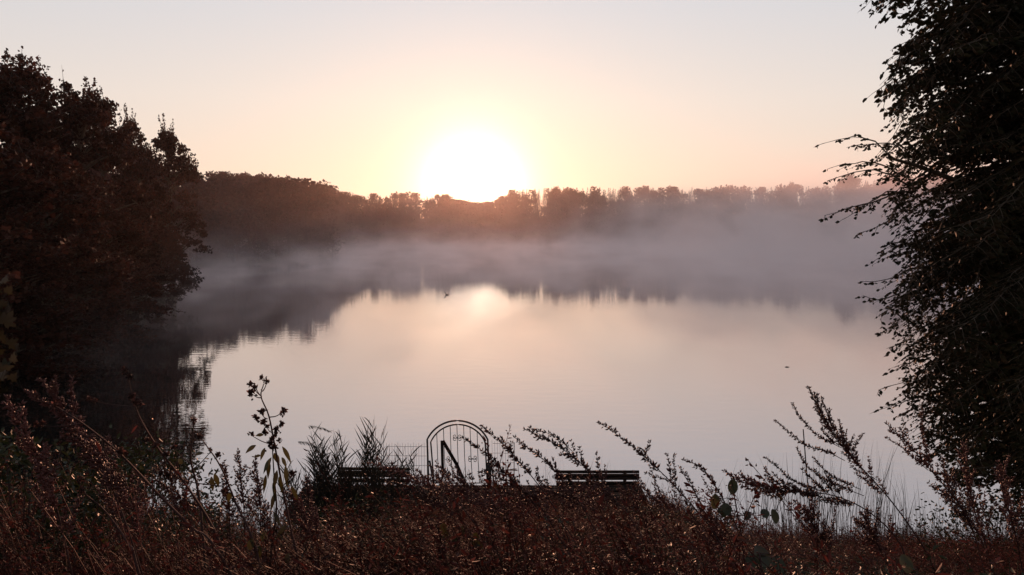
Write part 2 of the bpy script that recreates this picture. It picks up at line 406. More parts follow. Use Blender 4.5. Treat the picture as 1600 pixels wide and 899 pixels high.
def place_tree(name, tmpl, x, y, H, H0, W, W0, rz, label, group=None):
    z = gz(x, y)-.15
    e = empty(name, (x, y, z), label, 'tree', group); e.rotation_euler.z = rz
    e.scale = (W/W0, W/W0, H/H0)
    for nm, me in tmpl:
        o = bpy.data.objects.new(nm, me); COL.objects.link(o); o.parent = e
    return e
def template(H, W, **k):
    w, c = deciduous(H, W, **k)
    return [('trunk', w.mesh('trunk', M_bark, True)), ('crown', c.mesh('crown', M_autumn))]
TA = template(17, 9, nclump=150, per=150, leaf=.24, seed=11)
TB = template(17, 8, nclump=130, per=150, leaf=.24, seed=12)
TC = template(17, 7, nclump=55, per=45, leaf=.22, seed=13, open_=1.0, low=.35)
left = [  # px centre, px top, Y, width, template, label
    (262, 184, 68, 5.6, TB, 'slender dark tree at the tip of the wooded bank, leaning crown over the mist'),
    (215, 228, 62, 5.2, TA, 'lower dark tree filling the dip between the bank tip tree and the tall trees'),
    (160, 126, 58, 6.5, TA, 'tall reddish tree just inside the bank, its layered crown catching the sun'),
    (203, 168, 66, 4.6, TB, 'mid height tree with stepped branches behind the tall reddish one'),
    (98, 98, 52, 5.5, TC, 'sparse thin-leaved tree whose twigs show sky through them above the wood'),
    (120, 125, 50, 8.0, TB, 'broad dark tree under the sparse see-through treetop'),
    (30, 72, 46, 8.5, TA, 'tallest dark tree of the wooded bank, highest against the sky'),
    (-40, 60, 42, 9.0, TB, 'huge dark tree cut by the picture edge beside the tallest one'),
    (60, 200, 40, 8.0, TA, 'lower black tree standing in front of the tallest bank tree'),
    (-90, 120, 34, 9.0, TB, 'big dark tree by the near end of the wooded bank'),
    (150, 290, 46, 6.5, TB, 'low bushy tree leaning over the water below the broad tree'),
    (248, 345, 62, 4.2, TA, 'small bushy tree at the waterline below the slender tip tree'),
    (200, 340, 53, 5.5, TB, 'small dark tree on the bank below the stepped tree'),
    (90, 330, 41, 6.5, TA, 'low black tree at the water behind the maple twig'),
    (5, 330, 36, 7.0, TB, 'low spreading tree on the near bank above the tangled weeds'),
]
for i, (px, py, Y, W, T, lab) in enumerate(left):
    tx = at(px, py, Y); z = gz(tx[0], Y); H = tx[2]-z
    place_tree('bank_tree', T, tx[0], Y, H*.955, 17, W*.95, {id(TA): 9, id(TB): 8, id(TC): 7}[id(T)], i*1.9, lab, 'trees of the wooded bank')
# trees that stand out of the far treeline
for px, py, Y, W, lab in ((1236, 286, 300, 8, 'round-topped tree poking above the far treeline beside the misty gap'),
                          (868, 292, 331, 9, 'small round tree a little above the far treeline beside the sun'),
                          (1335, 274, 262, 14, 'broad pinkish tree rising out of the far mist behind the beech twigs'),
                          (1400, 266, 250, 15, 'tall misty tree at the far shore, mostly behind the beech')):
    tx = at(px, py, Y); z = gz(tx[0], Y); place_tree('far_tree', TA, tx[0], Y, tx[2]-z, 17, W, 9, px, lab)

# ------------------------------------------------------------------ plant builders
def smooth_poly(P, k=5):
    P = np.asarray(P, float)
    if len(P) < 3: return np.array([P[0]+(P[-1]-P[0])*i/(k) for i in range(k+1)])
    Q = np.vstack((2*P[0]-P[1], P, 2*P[-1]-P[-2])); out = []
    for i in range(1, len(Q)-2):
        for j in range(k):
            t = j/k; a, b, c, d = Q[i-1:i+3]
            out.append(.5*((2*b)+(-a+c)*t+(2*a-5*b+4*c-d)*t*t+(-a+3*b-3*c+d)*t**3))
    out.append(Q[-2]); return np.array(out)
def stem_line(pix, ground=True, k=5):
    "pix: (px, py, Y) from tip down to the foot; carried on to the ground"
    P = [at(*p) for p in pix]
    if ground:
        d = P[-1]-P[-2]; d = d/np.linalg.norm(d); p = P[-1].copy()
        for _ in range(200):
            if p[2] <= gz(p[0], p[1])-.02: break
            d = norm(d*.97+np.array((0, 0, -.06))); p = p+d*.04
        P.append(p)
    return smooth_poly(P, k)
def along(P, t):
    s = np.concatenate(([0], np.cumsum(np.linalg.norm(np.diff(P, axis=0), axis=1)))); q = np.asarray(t)*s[-1]
    return np.stack([np.interp(q, s, P[:, k]) for k in range(3)], -1), s[-1]
def ribbons(mb, P, W, side):
    "P (N,K,3) centre lines, W (N,K) widths, side (N,3) flat direction; blades folded along the middle"
    T = norm(np.gradient(P, axis=1)); S = norm(np.cross(T, np.broadcast_to(side[:, None], P.shape))); Nn = np.cross(S, T)
    W = W[..., None]; V = np.stack((P-S*W/2, P+Nn*W*.18, P+S*W/2), 2)
    N, K = P.shape[:2]; ix = np.arange(N*K*3).reshape(N, K, 3)
    F = np.concatenate([np.stack((ix[:, :-1, j], ix[:, :-1, j+1], ix[:, 1:, j+1], ix[:, 1:, j]), -1).reshape(-1, 4) for j in (0, 1)])
    mb.add(V.reshape(-1, 3), F)
def spike(mbw, mbb, P, r0, bud, step, t0=0.0):
    "thin twig with clusters of small buds along it"
    L = along(P, 0)[1]; tubes(mbw, P, np.linspace(r0, r0*.3, len(P)), 4)
    n = max(3, int(L*(1-t0)/step)); t = t0+(1-t0)*(np.arange(n)+rng.random(n)*.6)/n; t = np.clip(t, 0, 1)
    C, _ = along(P, t); C2, _ = along(P, np.clip(t+.02, 0, 1)); C1, _ = along(P, np.clip(t-.02, 0, 1)); T = norm(C2-C1)
    rep = 5; C = np.repeat(C, rep, 0); T = np.repeat(T, rep, 0); tt = np.repeat(t, rep)
    D = norm(T*.7+norm(rng.normal(size=C.shape))*.9+np.array((0, 0, .25)))
    s = 1.85*bud*(.6+.7*rng.random(len(C)))*(1.1-.4*tt)
    octs(mbb, C+D*s[:, None]*.15, D, s, s*.40)
def mugwort(label, lines, Y_, bud=.013, step=.016, auto=8, blen=.22, extra=(), group='mugwort plants on the bank', leafy=.5):
    P = stem_line(lines); foot = P[-1]
    e = empty('mugwort_plant', foot, label, 'weed', group)
    w, lf = MB(), MB(); sp = []
    def spk(*a):
        m_ = MB(); spike(w, m_, *a); sp.append(m_)
    L = along(P, 0)[1]; tubes(w, P[::-1], np.linspace(.0045, .0012, len(P)), 5)
    # top spike
    top, _ = along(P, np.linspace(.34*.9, 0, 8)); spk(top, .0015, bud, step)
    for i in range(auto):
        t = .05+.42*(i+rng.random()*.5)/max(auto, 1); c, _ = along(P, t); c0, _ = along(P, max(t-.03, 0))
        T = norm(c0-c); side = norm(np.cross(T, rng.normal(size=3))); ln = blen*(.35+.9*t*2)*(.6+.6*rng.random())
        q = [c+T*ln*u*.75+side*ln*(.62*u-.12*u*u)+np.array((0, 0, ln*.18*u*u)) for u in np.linspace(0, 1, 5)]
        spk(np.array(q), .0012, bud*.9, step, .15)
    for ex in extra: spk( smooth_poly([at(*p) for p in ex][::-1], 4), .0018, bud*.85, step*.85, .12)
    n = int(46*leafy); t = .2+.75*rng.random(n); C, _ = along(P, t); C0, _ = along(P, t-.03); T = norm(C0-C)
    D = norm(T*.4+norm(rng.normal(size=C.shape))+np.array((0, 0, -.25)))
    rhombs(lf, C, D, .022+.03*rng.random(n), .004+.004*rng.random(n))
    w.build('stem', M_stem, e, True); [m_.build('flower_spike', M_mug, e) for m_ in sp]; lf.build('leaves', M_weed, e)
    return e
def seed_head(c, d, s):
    "dried composite head: a small cup with ragged bracts and drooping fluff"
    m_ = MB(); d = norm(np.asarray(d, float))
    octs(m_, np.array([c]), np.array([d]), s*1.1, s*.75)
    n = 22; D = norm(d*.5+norm(rng.normal(size=(n, 3)))+np.array((0, 0, -.3))); rhombs(m_, c+d*s*.35+D*s*.05, D, s*(.4+.55*rng.random(n)), s*.38, fold=.4)
    octs(m_, c+rng.normal(size=(5, 3))*s*.25, norm(rng.normal(size=(5, 3))), s*.6, s*.4)
    return m_
def plant_with_heads(name, label, cat, stems, heads, leaves, Y_, mleaf, group='dry seed stalks on the bank', hs=.022):
    lines = [stem_line(s) for s in stems]; foot = lines[0][-1]
    e = empty(name, foot, label, cat, group); w = MB()
    for P in lines: tubes(w, P[::-1], np.linspace(.0065, .002, len(P)), 6); 
    # little spines and leaf scars along the stems
    for P in lines:
        n = 40; t = rng.random(n)*.8; C, _ = along(P, t); octs(w, C, norm(rng.normal(size=(n, 3))), .012, .003)
    hm = []
    for h in heads:
        px, py, Y = h[:3]; c = at(px, py, Y)
        if len(h) > 3: tubes(w, smooth_poly([at(*h[3]), (at(*h[3])+c)/2+np.array((0, 0, -.006)), c], 3), np.linspace(.0028, .0015, 7), 5)
        hm.append(seed_head(c, np.array((rng.normal()*.5, rng.normal()*.4, .8)), hs*(.8+.5*rng.random())))
    w.build('stem', M_stem, e, True)
    for q in hm: q.build('flower_head', M_thistle, e)
    for (px, py, Y, ln, wd, dx, dz) in leaves:
        c = at(px, py, Y); ln *= .8; wd *= .78; m_ = MB(); d0 = norm(np.array((dx, rng.normal()*.3, dz)))
        K = 7; u = np.linspace(0, 1, K); cl = c+d0*ln*u[:, None]+np.array((0, 0, -1))*(ln*.35*u[:, None]**2)
        wv = wd*np.array((.12, .6, .95, 1, .8, .45, .04)); ribbons(m_, cl[None], wv[None], norm(np.array([[rng.normal()*.4, -1, .5+rng.normal()*.3]])))
        m_.build('leaf', mleaf, e)
    return e

# ------------------------------------------------------------------ jetty, gate, fence panels, benches
DZ = .43
e = empty('jetty', (-1.1, 17.8, 0), 'low dark boat jetty with plank deck carrying the benches and arched gate', 'jetty')
mb = MB()
for i in range(14):
    y0 = 16.85+i*.132; box(mb, (-4.9, y0, DZ-.045), (3.05, y0+.122, DZ+rng.random()*.004))
mb.build('deck', M_wood, e)
for yy in (16.95, 18.55):
    mb = MB(); box(mb, (-4.88, yy, DZ-.2), (3.03, yy+.08, DZ-.047)); mb.build('beam', M_wood, e)
for xx in (-4.6, -2.7, -.8, 1.1, 2.8):
    for yy in (17.09, 18.42):
        mb = MB(); tubes(mb, np.array(((xx, yy, -2.2), (xx, yy, DZ-.05))), np.array((.07, .065)), 8); mb.build('pile', M_wood, e, True)
mb = MB(); box(mb, (.6, 15.6, DZ-.10), (1.7, 16.83, DZ-.03)); mb.build('gangplank', M_wood, e)

GY_ = 18.55
def gp(px, py, Y=GY_): return at(px, py, Y)
GZ0 = DZ
def arch(x0, x1, zs, zt, n=22):
    "segmental arch from (x0,zs) over (mid,zt) to (x1,zs)"
    h = (x1-x0)/2; r_ = (h*h+(zt-zs)**2)/(2*(zt-zs)); cz = zt-r_; cx = (x0+x1)/2; a = math.asin(min(1, h/r_))
    return np.array([(cx+r_*math.sin(q), GY_, cz+r_*math.cos(q)) for q in np.linspace(-a, a, n)])
x0, x1 = gp(667.5, 690)[0], gp(762, 690)[0]; zs, zt = gp(668, 687)[2], gp(715, 657.5)[2]
e = empty('arched_gate', ((x0+x1)/2, GY_, DZ), 'arched wrought iron garden gate with thin bars and scrolls on the jetty', 'gate')
mb = MB(); A = arch(x0, x1, zs, zt)
P = np.vstack(([(x0+.03, GY_, DZ-.02)], A, [(x1+.05, GY_, DZ-.02)])); tubes(mb, P, np.full(len(P), .023), 6); mb.build('gate_frame', M_iron, e, True)
xi0, xi1 = gp(673, 690)[0], gp(758, 690)[0]; zis, zit = gp(673, 691)[2], gp(715, 663.5)[2]
mb = MB(); A2 = arch(xi0, xi1, zis, zit); yl = np.array((0, .0, 0))
P = np.vstack(([(xi0+.075, GY_, DZ+.05)], A2, [(xi1+.05, GY_, DZ+.05)])); tubes(mb, P, np.full(len(P), .019), 6)
tubes(mb, np.array(((xi0+.06, GY_, DZ+.1), (xi1+.06, GY_, DZ+.1))), np.array((.012, .012)), 6)
leaf_o = mb.build('gate_leaf', M_iron, e, True)
for px in (682.5, 693, 703.5, 714, 724.5, 734.5, 745.5):
    xx = gp(px, 690)[0]; za = np.interp(xx, A2[:, 0], A2[:, 2])
    mb = MB(); tubes(mb, np.array(((xx, GY_, za), (xx+.02, GY_, (za+DZ)/2), (xx+.055, GY_, DZ+.1))), np.full(3, .0085), 5); mb.build('bar', M_iron, leaf_o)
def scroll(cx, cz, sd, vz):
    a0 = math.atan2(-.036, -.050); out = []
    for k in range(18):
        th = a0+k/17*1.75*math.pi; r_ = .0616*(1-.72*(k/17)**1.1); out.append((cx+sd*(.050+r_*math.cos(th)), GY_-.013, cz+vz*(.036+r_*math.sin(th))))
    return np.array(out)
for px, py, sides in ((714, 684, (-1, 1)), (696, 718, (1,)), (738, 717, (-1, 1))):
    c = gp(px, py)
    for sd in sides:
        for vz in (1, -1):
            mb = MB(); Q = scroll(c[0]+.006, c[2], sd, vz)
            tubes(mb, Q, np.full(len(Q), .0075), 4); mb.build('scroll', M_iron, leaf_o)
mb = MB(); c = gp(764.5, 735); box(mb, (c[0]-.055, GY_-.03, DZ), (c[0]+.05, GY_+.03, gp(764, 723)[2])); mb.build('latch_post', M_iron, e)
mb = MB(); beam(mb, gp(768, 726), (gp(772.5, 765)[0], GY_, DZ), .035, .03); mb.build('brace', M_iron, e)
mb = MB(); a = gp(670, 720); beam(mb, (a[0]+.02, GY_, a[2]), (gp(679, 760)[0], GY_-.05, DZ), .04, .03); mb.build('brace', M_iron, e)

def fence_panel(label, pxl, pxr, pyt, py_rows, px_step, lean=0):
    yf = GY_+.03; a = at(pxl, pyt, yf); b = at(pxr, pyt, yf)
    e = empty('fence_panel', ((a[0]+b[0])/2, yf, DZ), label, 'fence')
    mb = MB(); n = int((pxr-pxl)/px_step)
    for i in range(n+1):
        px = pxl+i*(pxr-pxl)/n; xx = at(px, pyt, yf)[0]; top = at(px, pyt-6+(i % 2)*2+rng.random(), yf)[2]
        tubes(mb, np.array(((xx, yf, DZ-.05), (xx-lean*.5, yf, (top+DZ)/2), (xx-lean, yf, top))), np.full(3, .0028), 4)
    mb.build('upright_wires', M_iron, e)
    for py in py_rows:
        mb = MB(); z = at(pxl, py, yf)[2]; tubes(mb, np.array(((a[0], yf-.006, z), (b[0], yf-.006, z-.01))), np.full(2, .0042), 4); mb.build('cross_wire', M_iron, e)
    mb = MB(); tubes(mb, np.array(((b[0]+.01, yf, DZ-.05), (b[0]+.01, yf, a[2]+.02))), np.full(2, .008), 6); mb.build('end_rod', M_iron, e)
fence_panel('wire mesh fence panel between the reeds and the hinge side of the arched gate', 604, 667, 697.5, (697.5, 712, 727, 742, 757), 4.2)
fence_panel('short wire mesh fence panel beside the latch post of the arched gate', 770, 803, 693, (693, 708, 722.5, 737, 751), 3.9, .02)

e = empty('handrail', (gp(690, 760)[0], 18.3, DZ), 'thick dark handrail post with a steep sloping rail behind the gate bars', 'handrail')
mb = MB(); a = gp(690.5, 689, 18.3); f = gp(692, 742, 18.3); beam(mb, a, f, .062, .06); beam(mb, f, (gp(686, 765, 18.3)[0], 18.3, DZ), .05, .05); mb.build('post', M_wood, e)
mb = MB(); k1 = gp(713, 725, 18.36); beam(mb, gp(692, 689, 18.36), k1, .068, .06); beam(mb, k1+np.array((-.006, 0, .02)), (gp(730, 770, 18.36)[0], 18.36, DZ), .075, .06); mb.build('rail', M_wood, e)
mb = MB(); beam(mb, gp(696, 742, 18.3), (gp(712, 768, 18.3)[0], 18.3, DZ), .02, .02); mb.build('strut', M_wood, e)

def bench(label, pxl, pxr, pyt, Y, rz):
    c = at((pxl+pxr)/2, pyt, Y); W_ = (pxr-pxl)/FPX*Y; zt = c[2]
    e = empty('park_bench', (c[0], Y, DZ), label, 'bench', 'benches facing the water on the jetty'); e.rotation_euler.z = rz
    def B(nm, lo, hi, par=e, mt=M_wood, tilt=0):
        mb = MB(); box(mb, lo, hi); o = bpy.data.objects.new(nm, mb.mesh(nm, mt)); COL.objects.link(o); o.parent = par; return o
    h = zt-DZ; u = Y/FPX
    back = B('backrest', (-W_/2, -.02, h-4.2*u), (W_/2, .02, h))
    B('slat', (-W_/2, -.025, h-10.0*u), (W_/2, .015, h-5.4*u), back); B('slat', (-W_/2, -.025, h-14.9*u), (W_/2, .015, h-10.15*u), back)
    B('slat', (-W_/2, -.03, h-23.5*u), (W_/2, .01, h-17.6*u), back)
    for xx in (-W_*.34, 0.0, W_*.33):
        B('bracket', (xx-.035, .012 if False else .018, .38), (xx+.035, .06, h-.01), back, M_iron)
    st = B('seat', (-W_/2, -.19, .38), (W_/2, -.08, .42))
    B('slat', (-W_/2, -.32, .382), (W_/2, -.21, .422), st); B('slat', (-W_/2, -.45, .38), (W_/2, -.34, .42), st)
    for xx in (-W_*.36, W_*.36):
        B('leg', (xx-.05, -.075, 0), (xx+.05, .0, .377), e, M_concrete); B('leg', (xx-.05, -.44, 0), (xx+.05, -.36, .377), e, M_concrete)
    return e
bench('dark slatted bench standing clear of the reeds against pale water', 868, 1000, 735.5, 17.5, 0)
bench('dark slatted bench half hidden behind the tall reeds', 527, 642, 731, 17.3, -.035)

# ------------------------------------------------------------------ reeds and grasses at the water's edge
def reeds(label, culms, plumes=(), name='reed_clump', blade=.42, nb=13):
    "culms: (px, py_top, Y, lean)"
    st, lf = MB(), MB(); pts = []; B0 = []
    for (px, py, Y, lean) in culms:
        top = at(px, py, Y); x = top[0]-lean; z = max(gz(x, Y), -.3)-.03; u = np.linspace(0, 1, 8)[:, None]
        base = np.array((x, Y, z)); P = base+(top-base)*u*np.array((0, 0, 1))+np.array((lean, rng.normal()*.08, 0))*u**2
        pts.append(P); tubes(st, P, np.linspace(.007, .003, 8), 4); L = top[2]-z
        n = nb+int(rng.integers(3)); t = .22+.78*(np.arange(n)/n); C, _ = along(P, t)
        az = rng.random(n)*6.28; out = np.column_stack((np.cos(az), np.sin(az)*.6, np.zeros(n))); ln = blade*(.7+.7*rng.random(n))*(1.05-.3*t)
        K = 5; uu = np.linspace(0, 1, K)[None, :, None]; droop = (.0+.45*rng.random(n)**1.5)[:, None, None]
        CL = C[:, None]+ln[:, None, None]*(out[:, None]*uu*(.25+.5*rng.random(n))[:, None, None]+np.array((0, 0, 1.))*(uu*.9-droop*uu**2))
        wd = (.015+.011*rng.random(n))[:, None]*np.array([[.5, 1, .9, .6, .08]])
        ribbons(lf, CL, wd, np.column_stack((-np.sin(az), np.cos(az), .3*np.ones(n))))
    e = empty(name, pts[0][0], label, 'reeds' if name == 'reed_clump' else 'grass')
    st.build('stems', M_reed, e); lf.build('blades', M_reed, e)
    for (px, py, Y, dx) in plumes:
        a = at(px, py, Y); pl = MB(); n = 110; u = rng.random(n); C = a+np.outer(u, np.array((dx, 0, -.10)))+np.outer(u*(1-u), (0, 0, .12))
        D = norm(np.column_stack((np.full(n, dx*2.2), rng.normal(size=n)*.5, -.9+.5*rng.normal(size=n)))); rhombs(pl, C, D, .05+.07*rng.random(n)*(1-.4*u), .006)
        tubes(pl, np.array((a+np.array((dx, 0, -.1)), a+np.array((dx*.5, 0, .0)), a)), np.array((.003, .0025, .001)), 3)
        pl.build('plume', M_reed, e)
    return e
def cul(x0, x1, y0, y1, Y, n, lean): return [(rng.uniform(x0, x1), y0+(y1-y0)*rng.random()**.7, Y+rng.uniform(-.5, .5), lean*rng.uniform(.3, 1.5)+rng.normal()*.13) for _ in range(n)]
reeds('clump of tall reeds with drooping plumes in front of the half hidden bench', cul(485, 535, 672, 722, 15.3, 44, -.25), [(481, 666, 15.2, .42), (465, 690, 15.2, .35)], nb=11)
reeds('narrow spiky reed clump rising above the top slat of the half hidden bench', cul(570, 600, 655, 712, 15.4, 27, .05), nb=13)
reeds('thin leafy reeds leaning towards the wire mesh fence panel', cul(605, 650, 690, 735, 15.5, 20, .12), nb=8)
reeds('low dark reeds filling the bank under the drooping plumes', cul(440, 520, 715, 770, 14.9, 52, -.15), nb=9)
reeds('dark reeds hiding the seat of the half hidden bench', cul(520, 610, 722, 770, 15.2, 52, .05), nb=9)
reeds('few thin stalks with curled blades at the hinge post of the arched gate', cul(700, 738, 715, 752, 15.8, 6, .1), nb=5)
def grass(label, specs, name='grass_tuft'):
    "specs: (px0,px1,py_top0,py_top1,Y,n)"
    lf = MB(); foot = None
    for (a, b, c, d, Y, n) in specs:
        px = rng.uniform(a, b, n); py = rng.uniform(c, d, n); P = []
        for i in range(n):
            yy = Y+rng.uniform(-.6, .6); top = at(px[i], py[i], yy); ln = rng.normal()*.16; x = top[0]-ln; z = max(gz(x, yy), -.2)-.02
            if foot is None: foot = np.array((x, yy, z))
            u = np.linspace(0, 1, 6)[:, None]; bend = rng.random()**3*.35
            P.append(np.array((x, yy, z))+np.hstack((u*0, u*0, u*(top[2]-z)*(1+bend*.3)-(u**4)*(top[2]-z)*bend*.3))+np.hstack((u**2*ln*(1+bend), u*0+u**2*rng.normal()*.08, u*0)))
        P = np.array(P); W = (.006+.006*rng.random(n))[:, None]*np.array([[1, 1, .9, .75, .5, .1]]); az = rng.random(n)*6.28
        ribbons(lf, P, W, np.column_stack((np.cos(az), np.sin(az), np.zeros(n))))
    e = empty(name, foot, label, 'grass'); lf.build('blades', M_reed, e); return e
grass('tuft of thin upright grass at the water between the round leaves and the stake', [(1150, 1235, 700, 765, 13.6, 46), (1120, 1240, 740, 780, 13.2, 60)])
grass('tall thin grass around the foot of the slender stake', [(1240, 1320, 690, 760, 13.4, 60), (1230, 1320, 735, 785, 13.0, 70)])
grass('tall bent grass blades between the big mugwort and the beech', [(1345, 1410, 682, 740, 13.3, 44), (1320, 1430, 735, 790, 13.0, 80)])
grass('short spiky grass sticking up behind the clear bench', [(908, 965, 700, 735, 17.0, 26)])
grass('few curved grass blades between the gate and the clear bench', [(835, 880, 690, 745, 16.2, 14)])
grass('stiff grass on the bank end beside the clear bench', [(1005, 1070, 728, 765, 15.8, 26)])
grass('dark grass on the shore under the beech branches', [(1430, 1600, 770, 800, 13.2, 90)])
grass('fine grass fringe by the water next to the tall flower stalk', [(380, 470, 735, 775, 14.2, 60)])
mb = MB(); a = at(1255, 671, 13.2); z = gz(a[0]+.35, 13.2); tubes(mb, np.array(((a[0]+.30, 13.2, z-.1), (a[0]+.12, 13.2, (a[2]+z)/2), a)), np.array((.011, .010, .009)), 6)
tag(mb.build('garden_stake', M_wood, smooth=True, origin=(a[0]+.3, 13.2, z)), 'thin leaning bare stake rising out of the grass by the big mugwort', 'stake')

# ------------------------------------------------------------------ beech on the near bank
BT = np.array((8.2, 10.9)); bz = gz(*BT)
e = empty('beech_tree', (BT[0], BT[1], bz), 'large dark beech overhanging the lake with flat leafy sprays down to the bank', 'tree')
trP = np.array([(BT[0]+dx, BT[1]+dy, bz-.3+h) for dx, dy, h in ((0, 0, 0), (.02, .05, 1), (-.1, 0, 4), (-.05, .1, 8), (.1, 0, 12), (.15, .1, 15.5))])
mb = MB(); tubes(mb, smooth_poly(trP, 3), np.linspace(.34, .06, 16), 12); mb.build('trunk', M_bark, e, True)
LX = [(-120, 1420), (-60, 1400), (-20, 1375), (0, 1366), (15, 1378), (40, 1420), (60, 1405), (100, 1392), (150, 1380), (185, 1395), (200, 1400), (222, 1375), (240, 1375), (262, 1385), (282, 1380), (300, 1375), (340, 1385), (355, 1385),
      (380, 1380), (400, 1375), (440, 1385), (470, 1385), (500, 1380), (530, 1392), (560, 1402), (600, 1395), (625, 1405), (650, 1400), (690, 1425), (740, 1450), (765, 1520), (790, 1600)]
LX = np.array(LX, float)
wood_, crown_ = MB(), MB()
def spray(origin, tip, droop, dens=1.0, leafl=.07, reach=.45):
    o = np.asarray(origin, float); t_ = np.asarray(tip, float); L = np.linalg.norm(t_-o)
    u = np.linspace(0, 1, 9)[:, None]; P = o+(t_-o)*u+np.array((0, 0, 1.))*(4*u*(1-u))*droop*L+np.cumsum(rng.normal(size=(9, 3))*.022*L, 0)*np.sin(u*math.pi)
    tubes(wood_, P, np.linspace(.006+.006*L, .0025, 9), 4)
    n = int(L*9*dens); t = .18+.82*((np.arange(n)+rng.random(n))/n); t = np.clip(t, 0, 1); C, _ = along(P, t); C0, _ = along(P, np.clip(t-.04, 0, 1)); C1, _ = along(P, np.clip(t+.02, 0, 1)); T = norm(C1-C0)
    S = norm(np.cross(T, np.array((0, 0, 1.)))); sg = np.where(np.arange(n) % 2, 1, -1)[:, None]
    ln = (reach*(1.15-t)**.7*(.5+.8*rng.random(n)))[:, None]+.06
    E = C+(T*.75+S*sg*.7)*ln+np.array((0, 0, -1.))*ln*(.12+.3*rng.random((n, 1))); M_ = (C+E)/2+np.array((0, 0, .05))*ln
    Pt = np.stack((C, M_, E), 1); tubes(wood_, Pt, np.tile(np.array((.0045, .003, .0014)), (n, 1)), 3)
    k = np.maximum(3, (ln[:, 0]/.031).astype(int)); rep = np.repeat(np.arange(n), k); v = rng.random(len(rep))*1.0+.04
    c = C[rep]*(1-v[:, None])+E[rep]*v[:, None]+np.array((0, 0, .1))*(ln[rep]*(v*(1-v))[:, None])
    dr = norm(E-C)[rep]; sd = norm(np.cross(dr, np.array((0, 0, 1.)))); s2 = np.where(rng.random(len(rep)) < .5, -1, 1)[:, None]
    D = norm(dr*.6+sd*s2*.75+rng.normal(size=dr.shape)*.2+np.array((0, 0, -.15)))
    rl = np.tile(np.array((0, 0, 1.)), (len(rep), 1))+rng.normal(size=dr.shape)*.35
    ll = leafl*(.65+.6*rng.random(len(rep))); rhombs(crown_, c, D, ll, ll*.48, roll=np.cross(D, rl))
def trunk_at(z):
    return np.array([np.interp(z, trP[:, 2], trP[:, k]) for k in range(3)])
for i in range(150):      # sprays that reach the edge of the crown over the water
    py = -90+870*(i+rng.random())/150; Y = rng.uniform(8.6, 12.2); py = round(py/34)*34+rng.normal()*5; px = np.interp(py, LX[:, 0], LX[:, 1])+4+rng.exponential(30)
    tip = at(px, py, Y); o = trunk_at(tip[2]+rng.uniform(.4, 1.8)); o = o+(tip-o)*rng.uniform(0.1, .45)
    spray(o, tip, .06+.05*rng.random(), 1.0 if py > 250 else 1.15, .058 if py > 200 else .078)
for (px, py, Y, ox, oy) in ((1288, 224, 9.6, 1400, 250), (1300, 262, 9.8, 1400, 270), (1292, 283, 9.6, 1420, 290), (1288, 337, 9.4, 1420, 300), (1340, 365, 9.4, 1420, 310), (1348, 462, 9.5, 1460, 440), (1352, 440, 9.4, 1470, 420),
                            (1370, 2, 8.6, 1520, 0), (1395, 20, 8.8, 1520, 10), (1440, 0, 8.7, 1560, -10), (1372, 610, 9.2, 1470, 600), (1376, 640, 9.2, 1480, 620), (1372, 152, 8.8, 1440, 60), (1380, 170, 8.9, 1450, 90), (1385, 100, 8.9, 1470, 50), (1400, 400, 9.3, 1500, 380),
                            (1330, 230, 9.6, 1420, 250), (1320, 342, 9.5, 1430, 300), (1375, 500, 9.4, 1470, 470), (1385, 545, 9.4, 1480, 510), (1410, 200, 8.9, 1450, 100), (1388, 130, 8.8, 1460, 60)):
    spray(at(ox, oy, Y+.4), at(px, py, Y), .07, .85, .058 if py > 210 else .08, .2)
for i in range(430):      # inner crown
    py = -150+930*rng.random(); Y = rng.uniform(7.9, 13.5); px = max(np.interp(py, LX[:, 0], LX[:, 1])+45, rng.uniform(1430, 1700))
    tip = at(px, py, Y); o = trunk_at(tip[2]+rng.uniform(.3, 1.6)); o = o+(tip-o)*rng.uniform(.05, .4); spray(o, tip, .05, 1.1, .08, .5)
for i in range(120):      # far and outer side, above the picture
    z = bz+rng.uniform(2, 14.5); a = rng.random()*6.28; r_ = rng.uniform(2.2, 4.2)*(1-.45*max(0, (z-bz-8)/7)); tip = np.array((BT[0]+r_*math.cos(a)+.5, BT[1]+r_*math.sin(a)*.8+.8, z))
    if tip[1] < 7.6 or (z < 9.2 and tip[0]/tip[1] < .50): continue
    spray(trunk_at(z+1.0), tip, .06, .8, .08, .5)
for (pxs) in (((1600, 30, 10.6), (1540, 8, 10), (1500, 35, 9.6), (1470, 80, 9.3), (1455, 140, 9.2)), ((1640, 330, 10.6), (1540, 300, 10), (1440, 262, 9.8), (1385, 246, 9.7)), ((1640, 470, 10.5), (1530, 430, 9.9), (1440, 400, 9.6))):
    P = smooth_poly([at(*q) for q in pxs], 4); tubes(wood_, P, np.linspace(.05, .012, len(P)), 6)
wood_.build('limbs', M_bark, e); crown_.build('crown', M_beech, e)
print('beech verts', crown_.n)

